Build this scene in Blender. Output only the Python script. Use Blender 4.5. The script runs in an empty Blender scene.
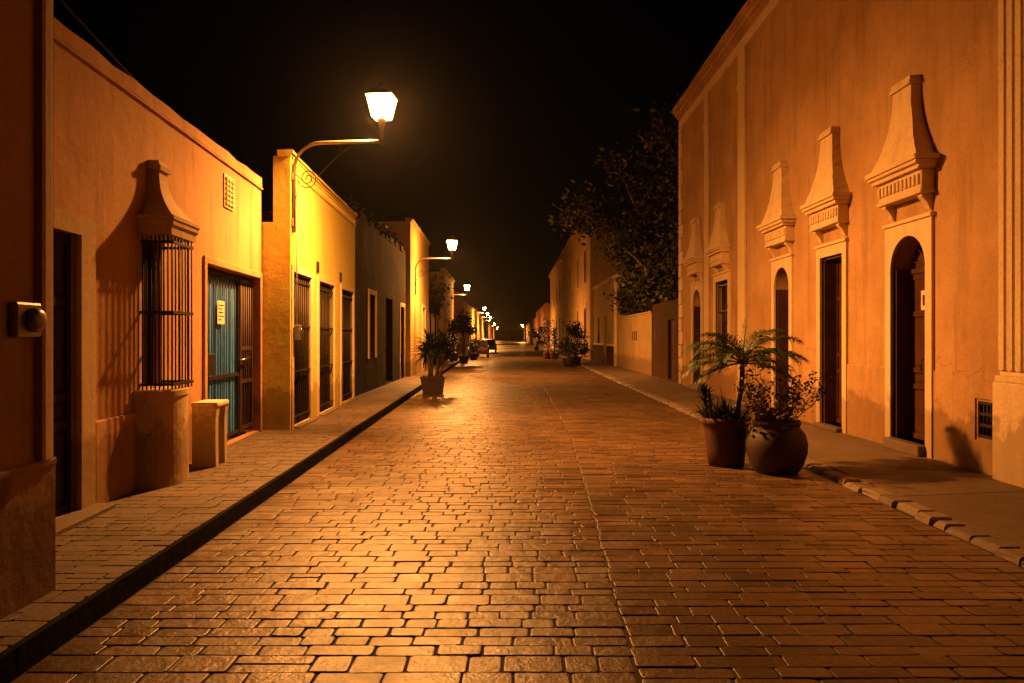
import bpy, bmesh, math, random
from mathutils import Vector, Matrix

random.seed(7)
PI = math.pi
scene = bpy.context.scene
COL = scene.collection

# ------------------------------------------------------------------ materials
def new_mat(name):
    m = bpy.data.materials.new(name)
    m.use_nodes = True
    nt = m.node_tree
    for n in list(nt.nodes):
        nt.nodes.remove(n)
    out = nt.nodes.new('ShaderNodeOutputMaterial')
    b = nt.nodes.new('ShaderNodeBsdfPrincipled')
    nt.links.new(b.outputs[0], out.inputs[0])
    return m, nt, b

def N(nt, typ, **kw):
    n = nt.nodes.new(typ)
    for k, v in kw.items():
        if k in n.inputs:
            n.inputs[k].default_value = v
        else:
            setattr(n, k, v)
    return n

def noise(nt, vec, scale, detail=4, rough=.55):
    n = N(nt, 'ShaderNodeTexNoise')
    n.inputs['Scale'].default_value = scale
    n.inputs['Detail'].default_value = detail
    n.inputs['Roughness'].default_value = rough
    nt.links.new(vec, n.inputs['Vector'])
    return n.outputs['Fac']

def scaled(nt, vec, s):
    n = N(nt, 'ShaderNodeMapping')
    n.inputs['Scale'].default_value = s
    nt.links.new(vec, n.inputs['Vector'])
    return n.outputs[0]

def ramp(nt, fac, stops):
    n = N(nt, 'ShaderNodeValToRGB')
    e = n.color_ramp.elements
    while len(e) < len(stops):
        e.new(.5)
    for i, (p, c) in enumerate(stops):
        e[i].position = p
        e[i].color = (c[0], c[1], c[2], 1) if not isinstance(c, (int, float)) else (c, c, c, 1)
    nt.links.new(fac, n.inputs[0])
    return n.outputs[0]

def mix(nt, fac, a, b, mode='MIX'):
    n = N(nt, 'ShaderNodeMix', data_type='RGBA', blend_type=mode)
    for sock, v in ((n.inputs[0], fac), (n.inputs[6], a), (n.inputs[7], b)):
        if isinstance(v, (int, float)):
            sock.default_value = v
        elif isinstance(v, tuple):
            sock.default_value = (*v, 1) if len(v) == 3 else v
        else:
            nt.links.new(v, sock)
    return n.outputs[2]

def bump(nt, b, layers):
    prev = None
    for h, dist, st in layers:
        n = N(nt, 'ShaderNodeBump')
        n.inputs['Strength'].default_value = st
        n.inputs['Distance'].default_value = dist
        nt.links.new(h, n.inputs['Height'])
        if prev is not None:
            nt.links.new(prev, n.inputs['Normal'])
        prev = n.outputs[0]
    nt.links.new(prev, b.inputs['Normal'])

def plaster(name, c1, c2, stain=(.2, .13, .08), amount=.45, rough=.85, b1=.03, seed=0.0):
    m, nt, b = new_mat(name)
    tc = N(nt, 'ShaderNodeTexCoord')
    mp = N(nt, 'ShaderNodeMapping')
    mp.inputs['Location'].default_value = (seed, seed * 1.7, seed * .3)
    nt.links.new(tc.outputs['Object'], mp.inputs['Vector'])
    v = mp.outputs[0]
    big = ramp(nt, noise(nt, v, .7, 5, .6), [(.32, 0), (.68, 1)])
    base = mix(nt, big, c1, c2)
    streak = noise(nt, scaled(nt, v, (3.2, 3.2, .28)), 1.6, 5, .65)
    streak = ramp(nt, streak, [(.5, 0), (.75, 1)])
    patch = ramp(nt, noise(nt, v, 2.3, 6, .7), [(.54, 0), (.7, 1)])
    s2 = N(nt, 'ShaderNodeMath', operation='MULTIPLY')
    nt.links.new(streak, s2.inputs[0]); s2.inputs[1].default_value = amount
    col = mix(nt, s2.outputs[0], base, stain)
    s3 = N(nt, 'ShaderNodeMath', operation='MULTIPLY')
    nt.links.new(patch, s3.inputs[0]); s3.inputs[1].default_value = amount * .6
    col = mix(nt, s3.outputs[0], col, (c2[0] * .72, c2[1] * .7, c2[2] * .66))
    fine = ramp(nt, noise(nt, v, 28, 4, .7), [(.3, .82), (.7, 1.1)])
    col = mix(nt, 1.0, col, fine, 'MULTIPLY')
    # peeled patches with a crisp edge, mostly low on the wall
    sep = N(nt, 'ShaderNodeSeparateXYZ'); nt.links.new(tc.outputs['Object'], sep.inputs[0])
    low = N(nt, 'ShaderNodeMapRange'); nt.links.new(sep.outputs[2], low.inputs[0])
    low.inputs[1].default_value = 0; low.inputs[2].default_value = 1.6; low.inputs[3].default_value = .07; low.inputs[4].default_value = 0
    pn = N(nt, 'ShaderNodeMath', operation='ADD'); nt.links.new(noise(nt, v, 1.7, 8, .68), pn.inputs[0]); nt.links.new(low.outputs[0], pn.inputs[1])
    peel = ramp(nt, pn.outputs[0], [(.655, 0), (.67, 1)])
    pc = N(nt, 'ShaderNodeMath', operation='MULTIPLY'); nt.links.new(peel, pc.inputs[0]); pc.inputs[1].default_value = min(1, amount * 1.3)
    col = mix(nt, pc.outputs[0], col, (c1[0] * .5 + .13, c1[1] * .5 + .1, c1[2] * .5 + .07))
    # splash dirt near the ground with a ragged upper edge
    sp = N(nt, 'ShaderNodeMath', operation='MULTIPLY_ADD'); nt.links.new(noise(nt, v, 2.5, 6, .7), sp.inputs[0]); sp.inputs[1].default_value = -1.1; nt.links.new(sep.outputs[2], sp.inputs[2])
    dirt = ramp(nt, sp.outputs[0], [(0, .6), (.12, 0)])
    col = mix(nt, dirt, col, (stain[0] * .6, stain[1] * .6, stain[2] * .6))
    # hairline cracks
    wv = N(nt, 'ShaderNodeVectorMath', operation='ADD'); nt.links.new(v, wv.inputs[0])
    wn = N(nt, 'ShaderNodeTexNoise'); wn.inputs['Scale'].default_value = 3; wn.inputs['Detail'].default_value = 5; nt.links.new(v, wn.inputs['Vector'])
    ws = N(nt, 'ShaderNodeVectorMath', operation='SCALE'); ws.inputs['Scale'].default_value = .55; nt.links.new(wn.outputs['Color'], ws.inputs[0]); nt.links.new(ws.outputs[0], wv.inputs[1])
    vo = N(nt, 'ShaderNodeTexVoronoi', feature='DISTANCE_TO_EDGE'); vo.inputs['Scale'].default_value = .55; nt.links.new(wv.outputs[0], vo.inputs['Vector'])
    cr = ramp(nt, vo.outputs['Distance'], [(.0, 1), (.006, 0)])
    cm = ramp(nt, noise(nt, v, .45, 3, .5), [(.55, 0), (.66, .45)])
    ck = N(nt, 'ShaderNodeMath', operation='MULTIPLY'); nt.links.new(cr, ck.inputs[0]); nt.links.new(cm, ck.inputs[1])
    col = mix(nt, ck.outputs[0], col, (stain[0] * .4, stain[1] * .4, stain[2] * .4))
    nt.links.new(col, b.inputs['Base Color'])
    b.inputs['Roughness'].default_value = rough
    b.inputs['Specular IOR Level'].default_value = .15
    bump(nt, b, [(peel, .004, -.8), (noise(nt, v, 1.1, 3, .5), b1, .7), (noise(nt, v, 7, 5, .6), .012, .6), (noise(nt, v, 45, 4, .65), .003, .7)])
    return m

def simple(name, c, rough=.6, metal=0.0, var=.25, scale=8, bdist=.004, bst=.5):
    m, nt, b = new_mat(name)
    tc = N(nt, 'ShaderNodeTexCoord')
    v = tc.outputs['Object']
    f = ramp(nt, noise(nt, v, scale, 5, .65), [(.3, 1 - var), (.7, 1 + var)])
    nt.links.new(mix(nt, 1.0, c, f, 'MULTIPLY'), b.inputs['Base Color'])
    b.inputs['Roughness'].default_value = rough
    b.inputs['Metallic'].default_value = metal
    if bdist:
        bump(nt, b, [(noise(nt, v, scale * 4, 4, .6), bdist, bst)])
    return m

def wood(name, c1, c2, rough=.5):
    m, nt, b = new_mat(name)
    tc = N(nt, 'ShaderNodeTexCoord')
    v = scaled(nt, tc.outputs['Object'], (9, 9, .7))
    f = noise(nt, v, 4, 6, .7)
    g = ramp(nt, noise(nt, tc.outputs['Object'], 3, 4, .6), [(.35, .6), (.7, 1.15)])
    nt.links.new(mix(nt, 1.0, mix(nt, ramp(nt, f, [(.3, 0), (.7, 1)]), c1, c2), g, 'MULTIPLY'), b.inputs['Base Color'])
    b.inputs['Roughness'].default_value = rough
    b.inputs['Specular IOR Level'].default_value = .2
    bump(nt, b, [(f, .004, .6)])
    return m

def paving(name, c1, c2, rlo, rhi, b1=.006, brick=None):
    m, nt, b = new_mat(name)
    tc = N(nt, 'ShaderNodeTexCoord')
    v = tc.outputs['Object']
    geo = N(nt, 'ShaderNodeNewGeometry')
    isl = geo.outputs['Random Per Island']
    base = mix(nt, isl, c1, c2)
    dirt = ramp(nt, noise(nt, v, .5, 6, .65), [(.35, .62), (.7, 1.15)])
    grain = ramp(nt, noise(nt, v, 30, 5, .7), [(.3, .7), (.7, 1.2)])
    col = mix(nt, 1.0, mix(nt, 1.0, base, dirt, 'MULTIPLY'), grain, 'MULTIPLY')
    spots = ramp(nt, noise(nt, v, 3.3, 5, .75), [(.6, 0), (.72, .55)])
    col = mix(nt, spots, col, (c1[0] * .45, c1[1] * .42, c1[2] * .4))
    layers = [(noise(nt, v, 9, 4, .6), b1 * 1.6, .7), (noise(nt, v, 40, 5, .65), b1 * .6, .7), (noise(nt, v, 150, 3, .6), b1 * .16, .6)]
    if brick:
        rot = N(nt, 'ShaderNodeMapping')
        nt.links.new(v, rot.inputs['Vector'])
        br = N(nt, 'ShaderNodeTexBrick')
        br.inputs['Scale'].default_value = brick
        br.inputs['Color1'].default_value = (1, 1, 1, 1)
        br.inputs['Color2'].default_value = (.75, .75, .75, 1)
        br.inputs['Mortar'].default_value = (.25, .25, .25, 1)
        br.inputs['Mortar Size'].default_value = .02
        nt.links.new(rot.outputs[0], br.inputs['Vector'])
        col = mix(nt, 1.0, col, br.outputs['Color'], 'MULTIPLY')
        layers.append((br.outputs['Color'], .008, .8))
    nt.links.new(col, b.inputs['Base Color'])
    rr = ramp(nt, noise(nt, v, 2.2, 5, .7), [(.35, rlo), (.7, rhi)])
    nt.links.new(rr, b.inputs['Roughness'])
    bump(nt, b, layers)
    return m

def emissive(name, c, s):
    m, nt, b = new_mat(name)
    b.inputs['Base Color'].default_value = (.8, .7, .5, 1)
    b.inputs['Emission Color'].default_value = (*c, 1)
    b.inputs['Emission Strength'].default_value = s
    return m

def lampglass(name, c, s):
    m = bpy.data.materials.new(name); m.use_nodes = True
    nt = m.node_tree
    for n in list(nt.nodes):
        nt.nodes.remove(n)
    out = nt.nodes.new('ShaderNodeOutputMaterial')
    t = nt.nodes.new('ShaderNodeBsdfTransparent'); t.inputs[0].default_value = (.85, .85, .85, 1)
    e = nt.nodes.new('ShaderNodeEmission'); e.inputs[0].default_value = (*c, 1); e.inputs[1].default_value = s
    a = nt.nodes.new('ShaderNodeAddShader')
    nt.links.new(t.outputs[0], a.inputs[0]); nt.links.new(e.outputs[0], a.inputs[1]); nt.links.new(a.outputs[0], out.inputs[0])
    return m

def leafmat(name, c1, c2, rough=.45):
    m, nt, b = new_mat(name)
    geo = N(nt, 'ShaderNodeNewGeometry')
    nt.links.new(mix(nt, geo.outputs['Random Per Island'], c1, c2), b.inputs['Base Color'])
    b.inputs['Roughness'].default_value = rough
    return m

SODIUM = (1.0, .375, .076)
LAMP = 250
BULB = 8800
M = {}
M['ochre'] = plaster('ochre_plaster', (.55, .335, .165), (.37, .21, .09), (.24, .125, .05), .62, seed=3)
M['l0'] = plaster('brown_plaster', (.52, .36, .22), (.42, .28, .17), (.24, .15, .09), .5, seed=11)
M['l0trim'] = plaster('brown_trim_plaster', (.46, .31, .18), (.38, .25, .14), (.22, .14, .08), .4, seed=17)
M['l1'] = plaster('orange_plaster', (.54, .305, .145), (.42, .23, .105), (.25, .125, .055), .62, seed=5, b1=.05)
M['l2'] = plaster('yellow_plaster', (.76, .62, .15), (.68, .54, .12), (.44, .30, .07), .3, seed=8)
M['l3'] = plaster('grey_rubble', (.024, .010, .0045), (.014, .006, .003), (.008, .004, .002), .7, b1=.09, seed=2)
M['l4'] = plaster('pale_plaster', (.60, .42, .16), (.50, .34, .12), (.3, .18, .07), .35, seed=21)
M['cream'] = plaster('cream_plaster', (.55, .40, .22), (.46, .32, .17), (.28, .18, .09), .35, seed=14)
M['rose'] = plaster('rose_plaster', (.42, .2, .12), (.34, .16, .09), (.2, .1, .05), .4, seed=31)
M['trim'] = plaster('white_trim_plaster', (.76, .58, .36), (.66, .49, .29), (.40, .26, .13), .35, b1=.012, seed=4)
M['hood'] = plaster('hood_plaster', (.76, .57, .33), (.66, .48, .27), (.36, .22, .1), .5, b1=.008, seed=9)
M['gardenwall'] = plaster('garden_wall_plaster', (.38, .27, .12), (.31, .21, .09), (.17, .10, .045), .5, seed=6)
M['oxide'] = plaster('red_oxide_plaster', (.05, .024, .013), (.035, .017, .01), (.1, .04, .02), .4, seed=16)
M['whitewash'] = plaster('whitewash', (.72, .60, .42), (.62, .5, .34), (.4, .28, .16), .35, b1=.01, seed=13)
M['brown_wood'] = wood('brown_wood', (.06, .025, .011), (.10, .042, .018))
M['dark_wood'] = wood('dark_wood', (.010, .006, .004), (.02, .011, .006), .6)
M['red_wood'] = wood('red_wood', (.06, .022, .010), (.10, .036, .016), .5)
M['iron'] = simple('black_iron', (.035, .024, .017), .5, .6, .3, 20, .001)
M['rust'] = simple('rusty_iron', (.022, .012, .008), .6, .4, .4, 15, .002)
M['galv'] = simple('lamp_arm_paint', (.35, .28, .2), .4, .5, .2, 12, .001)
M['rustleaf'] = simple('brown_rusted_sheet', (.045, .02, .011), .6, .2, .4, 7, .003)
M['blue'] = simple('blue_painted_sheet', (.10, .34, .80), .45, 0, .22, 6, .002)
M['paper'] = simple('paper', (.7, .55, .35), .8, 0, .15, 20, 0)
M['terracotta'] = simple('terracotta', (.06, .015, .009), .7, 0, .35, 6, .006)
M['darkpot'] = simple('dark_terracotta', (.032, .014, .010), .65, 0, .35, 6, .006)
M['soil'] = simple('soil', (.03, .02, .014), .95, 0, .4, 25, .02)
M['bark'] = simple('bark', (.10, .07, .045), .9, 0, .4, 12, .02)
M['palebark'] = simple('pale_bark', (.26, .2, .13), .9, 0, .35, 9, .01)
M['glassdark'] = simple('dark_window_glass', (.01, .01, .012), .12, 0, .1, 3, 0)
M['metalbox'] = simple('grey_meter_metal', (.25, .22, .18), .4, .5, .25, 14, .001)
M['cable'] = simple('cable_rubber', (.02, .02, .02), .6, 0, .1, 5, 0)
M['palm'] = leafmat('palm_leaf', (.035, .062, .014), (.08, .105, .025), .45)
M['leaf'] = leafmat('dark_leaf', (.011, .018, .006), (.030, .036, .013), .55)
M['treeleaf'] = leafmat('tree_leaf', (.022, .026, .011), (.06, .055, .024), .6)
M['croton'] = leafmat('red_leaf', (.16, .02, .015), (.1, .07, .02), .4)
M['glow'] = lampglass('lantern_glass', SODIUM, LAMP)
M['led_white'] = emissive('white_led', (1, .72, .45), 2.2)
M['led_red'] = emissive('red_led', (1, .12, .06), 2)
M['shopglow'] = emissive('shop_light', (1, .55, .25), 6)
M['road'] = paving('road_stone', (.08, .045, .021), (.17, .098, .051), .30, .50, .009)
M['joint'] = simple('joint_dirt', (.030, .019, .012), .95, 0, .35, 20, .006)
M['roadfar'] = paving('road_stone_far', (.1, .066, .04), (.13, .088, .054), .3, .55, .006, 2.2)
M['walkstone'] = paving('walk_stone', (.075, .046, .026), (.12, .076, .044), .6, .85, .008)
M['walk'] = paving('walk_concrete', (.14, .094, .058), (.14, .094, .058), .55, .85, .006)
M['kerb'] = paving('kerb_stone', (.16, .115, .08), (.28, .21, .15), .6, .85, .012)
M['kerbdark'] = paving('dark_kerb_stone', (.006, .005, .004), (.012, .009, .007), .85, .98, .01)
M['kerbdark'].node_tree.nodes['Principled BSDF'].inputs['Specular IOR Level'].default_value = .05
M['hall'] = plaster('hall_plaster', (.72, .52, .28), (.62, .43, .21), (.34, .2, .09), .45, seed=27)
M['ground'] = simple('earth', (.08, .06, .04), .95, 0, .3, 1.5, .02)
M['carred'] = simple('maroon_car_paint', (.022, .007, .006), .25, 0, .05, 2, 0)
M['cardark'] = simple('dark_car_paint', (.03, .03, .035), .25, 0, .05, 2, 0)
M['tyre'] = simple('tyre_rubber', (.02, .02, .02), .8, 0, .1, 9, 0)
M['chrome'] = simple('chrome', (.6, .6, .6), .2, 1, .05, 9, 0)
M['awning'] = simple('red_awning_cloth', (.35, .04, .03), .8, 0, .2, 6, .003)
M['green'] = simple('green_door_paint', (.04, .12, .06), .5, 0, .2, 6, .002)

# ------------------------------------------------------------------ mesh builder
class MB:
    def __init__(self, T=None):
        self.bm = bmesh.new()
        self.T = T or (lambda x, y, z: (x, y, z))
        self.mi = 0
    def v(self, p):
        return self.bm.verts.new(self.T(*p))
    def face(self, pts):
        vs = [self.v(p) for p in pts]
        try:
            f = self.bm.faces.new(vs); f.material_index = self.mi
            return f
        except ValueError:
            return None
    def hull(self, a, b):
        """two equal rings of points joined, both ends closed"""
        va = [self.v(p) for p in a]; vb = [self.v(p) for p in b]
        n = len(a)
        fs = [self.bm.faces.new(va), self.bm.faces.new(vb[::-1])]
        for i in range(n):
            j = (i + 1) % n
            fs.append(self.bm.faces.new((va[j], va[i], vb[i], vb[j])))
        for f in fs:
            f.material_index = self.mi
    def loft(self, rings, cap=True, smooth=False, closed=True):
        R = [[self.v(p) for p in r] for r in rings]
        n = len(R[0])
        for a, b in zip(R, R[1:]):
            for i in range(n if closed else n - 1):
                j = (i + 1) % n
                f = self.bm.faces.new((a[i], a[j], b[j], b[i])); f.smooth = smooth; f.material_index = self.mi
        if cap:
            self.bm.faces.new(R[0][::-1]).material_index = self.mi
            self.bm.faces.new(R[-1]).material_index = self.mi
    def box(self, x0, x1, y0, y1, z0, z1, bev=0.0):
        if bev <= 0:
            self.hull([(x0, y0, z0), (x1, y0, z0), (x1, y1, z0), (x0, y1, z0)],
                      [(x0, y0, z1), (x1, y0, z1), (x1, y1, z1), (x0, y1, z1)])
            return
        e = bev
        def ring(k, z):
            return [(x0 + k, y0 + k, z), (x1 - k, y0 + k, z), (x1 - k, y1 - k, z), (x0 + k, y1 - k, z)]
        def oct(z):
            return [(x0 + e, y0, z), (x1 - e, y0, z), (x1, y0 + e, z), (x1, y1 - e, z), (x1 - e, y1, z), (x0 + e, y1, z), (x0, y1 - e, z), (x0, y0 + e, z)]
        def octi(z):
            d = e * .6
            return [(x0 + e, y0 + d, z), (x1 - e, y0 + d, z), (x1 - d, y0 + e, z), (x1 - d, y1 - e, z), (x1 - e, y1 - d, z), (x0 + e, y1 - d, z), (x0 + d, y1 - e, z), (x0 + d, y0 + e, z)]
        self.loft([octi(z0), oct(z0 + e), oct(z1 - e), octi(z1)])
    def wavy(self, u0, u1, v0, v1, z0, z1, j=.008, step=.45, jt=None):
        """a long moulding along u whose edges wander a little, like hand-run plaster"""
        n = max(2, int((u1 - u0) / step)); rings = []
        jt = j if jt is None else jt
        for i in range(n + 1):
            u = u0 + (u1 - u0) * i / n
            a, c, d = random.gauss(0, j * .6), random.gauss(0, jt), random.gauss(0, jt)
            e = min(.012, (v1 - v0) * .3, (z1 - z0) * .3)
            rings.append([(u, v0, z0), (u, v1 + a, z0), (u, v1 + a, z1 + c - e), (u, v1 + a - e, z1 + c), (u, v0, z1 + d)])
        self.loft(rings)
    def tube(self, path, r, n=8, cap=True):
        P = [Vector(p) for p in path]
        rs = r if isinstance(r, (list, tuple)) else [r] * len(P)
        rings = []
        up = Vector((0, 0, 1))
        ref = None
        for i, p in enumerate(P):
            d = (P[min(i + 1, len(P) - 1)] - P[max(i - 1, 0)])
            if d.length < 1e-9:
                d = Vector((0, 0, 1))
            d.normalize()
            if ref is None:
                ref = d.orthogonal().normalized()
            ref = (ref - d * ref.dot(d))
            if ref.length < 1e-6:
                ref = d.orthogonal()
            ref.normalize()
            s = d.cross(ref)
            rings.append([tuple(p + (ref * math.cos(2 * PI * k / n) + s * math.sin(2 * PI * k / n)) * rs[i]) for k in range(n)])
        self.loft(rings, cap, smooth=True)
    def lathe(self, prof, cx=0, cy=0, n=28, jit=0):
        rings = []
        for r, z in prof:
            rings.append([(cx + r * math.cos(2 * PI * k / n), cy + r * math.sin(2 * PI * k / n), z) for k in range(n)])
        self.loft(rings, True, smooth=True)
    def build(self, name, mat, parent=None, fix=True):
        if fix:
            bmesh.ops.recalc_face_normals(self.bm, faces=self.bm.faces[:])
        me = bpy.data.meshes.new(name)
        self.bm.to_mesh(me); self.bm.free()
        for m in (mat if isinstance(mat, (list, tuple)) else [mat]):
            me.materials.append(M[m] if isinstance(m, str) else m)
        o = bpy.data.objects.new(name, me)
        COL.objects.link(o)
        if parent is not None:
            o.parent = parent
        return o

def tag(o, label, cat, group=None):
    o['label'] = label; o['category'] = cat
    if group:
        o['group'] = group
    return o

def thing(name, label, cat, loc=(0, 0, 0), rotz=0.0, group=None):
    o = bpy.data.objects.new(name, None)
    o.empty_display_size = .2
    COL.objects.link(o)
    o.location = loc; o.rotation_euler = (0, 0, rotz)
    return tag(o, label, cat, group)

def structure(o):
    o['kind'] = 'structure'
    return o

def copy_tree(o, parent=None):
    c = o.copy(); COL.objects.link(c)
    if parent is not None:
        c.parent = parent
    for ch in list(o.children):
        copy_tree(ch, c)
    return c

# ------------------------------------------------------------------ ground, road, pavements
def kerb_left(y):
    return -2.30 - .0285 * y
KR = 3.6
ROAD_Z = -.13

mb = MB(); mb.face([(-900, -300, -.22), (900, -300, -.22), (900, 1200, -.22), (-900, 1200, -.22)])
structure(mb.build('ground', 'ground'))

def stone(mb, c, z, dz, e=.005, sl=.004):
    """one stone from its four corners, top edges rounded off"""
    dz = min(max(dz, -.0022), .005)
    cx = sum(p[0] for p in c) / 4; cy = sum(p[1] for p in c) / 4
    w8 = []
    for i in range(4):
        p, a, b = c[i], c[i - 1], c[(i + 1) % 4]
        for q in (a, b):
            L = math.hypot(q[0] - p[0], q[1] - p[1])
            k = min(random.uniform(.004, .02), L * .3) / L
            w8.append((p[0] + (q[0] - p[0]) * k, p[1] + (q[1] - p[1]) * k))
    c = w8
    tx = random.gauss(0, sl); ty = random.gauss(0, sl)
    def at(p, k, d):
        dx, dy = p[0] - cx, p[1] - cy
        L = max(math.hypot(dx, dy), .03)
        s = max(1 - k / L * 1.3, .3)
        return (cx + dx * s, cy + dy * s, z + dz - d + dx * tx + dy * ty)
    mb.loft([[at(p, 0, .05) for p in c], [at(p, 0, .002) for p in c], [at(p, e * .45, .0006) for p in c], [at(p, e * 1.25, 0) for p in c]], cap=False)
    mb.face([at(p, e * 1.25, 0) for p in c])

def pave(mb, y0, y1, e0, e1, dmin, dmax, lmin, lmax, z, gap=.008, jit=.006, hj=.002):
    y = y0
    while y < y1:
        d = random.choice((random.uniform(dmin, dmax), random.uniform(dmin, (dmin + dmax) / 2)))
        ym = y + d / 2
        a, b = e0(ym), e1(ym)
        x = a
        while x < b - .02:
            l = random.uniform(lmin, lmax)
            if b - (x + l) < lmin * .7:
                l = b - x
            g = gap / 2 * random.uniform(.7, 1.5)
            def J():
                return random.uniform(-jit, jit)
            def put(xa, xb, ya, yb):
                stone(mb, [(xa + g + J(), ya + g + J(), 0), (xb - g + J(), ya + g + J(), 0), (xb - g + J(), yb - g + J(), 0), (xa + g + J(), yb - g + J(), 0)], z, random.gauss(0, hj))
            if d > dmax * .88 and random.random() < .2:
                put(x, x + l, y, y + d * .5); put(x, x + l, y + d * .5, y + d)
            elif l > lmax * .8 and random.random() < .3:
                put(x, x + l * .5, y, y + d); put(x + l * .5, x + l, y, y + d)
            else:
                put(x, x + l, y, y + d)
            x += l
        y += d

def lane1(y): return -1.06 - .004 * y
def lane2(y): return random.uniform(-.012, .012) + ( .46 + .034 * y if y < 12 else .87)
mb = MB()
STONE_END = 62
for (a, b, lm, lx) in ((lambda y: kerb_left(y) + .01, lane2, .17, .42), (lane2, lambda y: KR - .02, .2, .5)):
    pave(mb, -2.5, STONE_END, a, b, .105, .2, lm, lx, ROAD_Z, .011, .005)
structure(mb.build('road', 'road', fix=False))
mb = MB(); mb.face([(-12, -40, ROAD_Z - .0075), (12, -40, ROAD_Z - .0075), (12, STONE_END + .5, ROAD_Z - .0075), (-12, STONE_END + .5, ROAD_Z - .0075)])
structure(mb.build('road_bed', 'joint'))
mb = MB(); mb.face([(-14, STONE_END, ROAD_Z - .006), (10, STONE_END, ROAD_Z - .006), (10, 700, ROAD_Z - .006), (-34, 700, ROAD_Z - .006)])
structure(mb.build('far_road', 'roadfar'))

# left pavement: kerb stones, small stone setts near, concrete beyond
WALK_END = 330
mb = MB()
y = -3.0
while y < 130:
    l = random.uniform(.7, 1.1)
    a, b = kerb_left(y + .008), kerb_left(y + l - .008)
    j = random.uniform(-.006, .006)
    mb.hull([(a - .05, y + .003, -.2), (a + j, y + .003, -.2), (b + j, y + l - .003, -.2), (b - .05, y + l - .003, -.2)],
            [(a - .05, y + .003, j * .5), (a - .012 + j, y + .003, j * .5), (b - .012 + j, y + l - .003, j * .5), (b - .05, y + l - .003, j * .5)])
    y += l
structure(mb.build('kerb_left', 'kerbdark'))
mb = MB()
pave(mb, -2.5, 18, lambda y: -5.0, lambda y: kerb_left(y) - .055, .10, .22, .14, .34, 0.0, .007, .006, .0016)
structure(mb.build('pavement_left', 'walkstone', fix=False))
mb = MB()
mb.hull([(-30, -20, -.2), (kerb_left(-20) - .052, -20, -.2), (kerb_left(WALK_END) - .052, WALK_END, -.2), (-40, WALK_END, -.2)],
        [(-30, -20, -.009), (kerb_left(-20) - .052, -20, -.009), (kerb_left(WALK_END) - .052, WALK_END, -.009), (-40, WALK_END, -.009)])
structure(mb.build('pavement_bed_left', 'walk'))
# right pavement: worn kerb of rough stones and a concrete slab
mb = MB()
y = -3.0
while y < 120:
    l = random.uniform(.15, .42)
    w = random.uniform(.13, .17); j = random.uniform(-.02, .02); h = -.075 + random.uniform(-.014, .006)
    pts = []
    for zz, k in ((-.2, 0), (h - .05, 0), (h - .015, .012), (h, .04)):
        pts.append([(KR + j + k, y + .012 + k * .6, zz), (KR + .19, y + .012 + k * .6, zz), (KR + .19, y + l - .012 - k * .6, zz), (KR + j + k + random.uniform(-.02, .02), y + l - .012 - k * .6, zz)])
    mb.loft(pts)
    y += l
structure(mb.build('kerb_right', 'kerb'))
mb = MB()
y = -4
RXW = 5.6
while y < WALK_END:
    l = 1.9 if y < 60 else 12
    d = random.uniform(-.006, .006)
    mb.hull([(KR + .19, y, -.2), (RXW, y, -.2), (RXW, y + l - .012, -.2), (KR + .19, y + l - .012, -.2)],
            [(KR + .19, y, -.07 + d), (RXW, y, d * .4), (RXW, y + l - .012, d * .4), (KR + .19, y + l - .012, -.07 + d)])
    y += l
structure(mb.build('pavement_right', 'walk'))

# ------------------------------------------------------------------ buildings
class House:
    """local frame: u along the facade away from the camera, v out of the facade, z up"""
    def __init__(self, name, label, side, p0, p1, cat='house', group=None):
        d = Vector((p1[0] - p0[0], p1[1] - p0[1]))
        self.L = d.length
        yaw = math.atan2(-d.x, d.y)
        self.p0 = p0; self.cy = math.cos(yaw)
        self.s = 1 if side == 'L' else -1
        self.root = thing(name, label, cat, (p0[0], p0[1], 0), yaw, group)
    def T(self, u, v, z):
        return (self.s * v, u, z)
    def u(self, Y):
        return (Y - self.p0[1]) / self.cy
    def mb(self):
        return MB(self.T)
    def put(self, mb, name, mat, parent=None):
        return mb.build(name, mat, parent or self.root)

def opened(mb, u0, u1, z0, z1, v, openings, depth):
    """a flat sheet at v with rectangular or arched openings and their reveals (depth inwards)"""
    us = sorted({u0, u1} | {o[k] for o in openings for k in (0, 1)})
    zs = sorted({z0, z1} | {o[k] for o in openings for k in (2, 3)})
    us = [x for x in us if u0 <= x <= u1]; zs = [x for x in zs if z0 <= x <= z1]
    for a, b in zip(us, us[1:]):
        for c, d in zip(zs, zs[1:]):
            mu, mz = (a + b) / 2, (c + d) / 2
            if any(o[0] < mu < o[1] and o[2] < mz < o[3] for o in openings):
                continue
            mb.face([(a, v, c), (b, v, c), (b, v, d), (a, v, d)])
    for o in openings:
        a, b, c, d = o[:4]
        arch = o[4] if len(o) > 4 else None
        w = v - depth
        top = arch if arch else d
        for uu in (a, b):
            mb.face([(uu, v, c), (uu, w, c), (uu, w, top), (uu, v, top)])
        if c > z0 + 1e-6:
            mb.face([(a, v, c), (b, v, c), (b, w, c), (a, w, c)])
        if not arch:
            mb.face([(a, v, d), (b, v, d), (b, w, d), (a, w, d)])
        else:
            n = 16; m = (a + b) / 2; r = (b - a) / 2; h = d - arch
            P = [(m - r * math.cos(PI * k / n), arch + h * math.sin(PI * k / n)) for k in range(n + 1)]
            for k in range(n):
                (x0, y0), (x1, y1) = P[k], P[k + 1]
                cu = a if k < n / 2 else b
                mb.face([(cu, v, d), (x0, v, y0), (x1, v, y1)])
                mb.face([(x0, v, y0), (x1, v, y1), (x1, w, y1), (x0, w, y0)])

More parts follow.
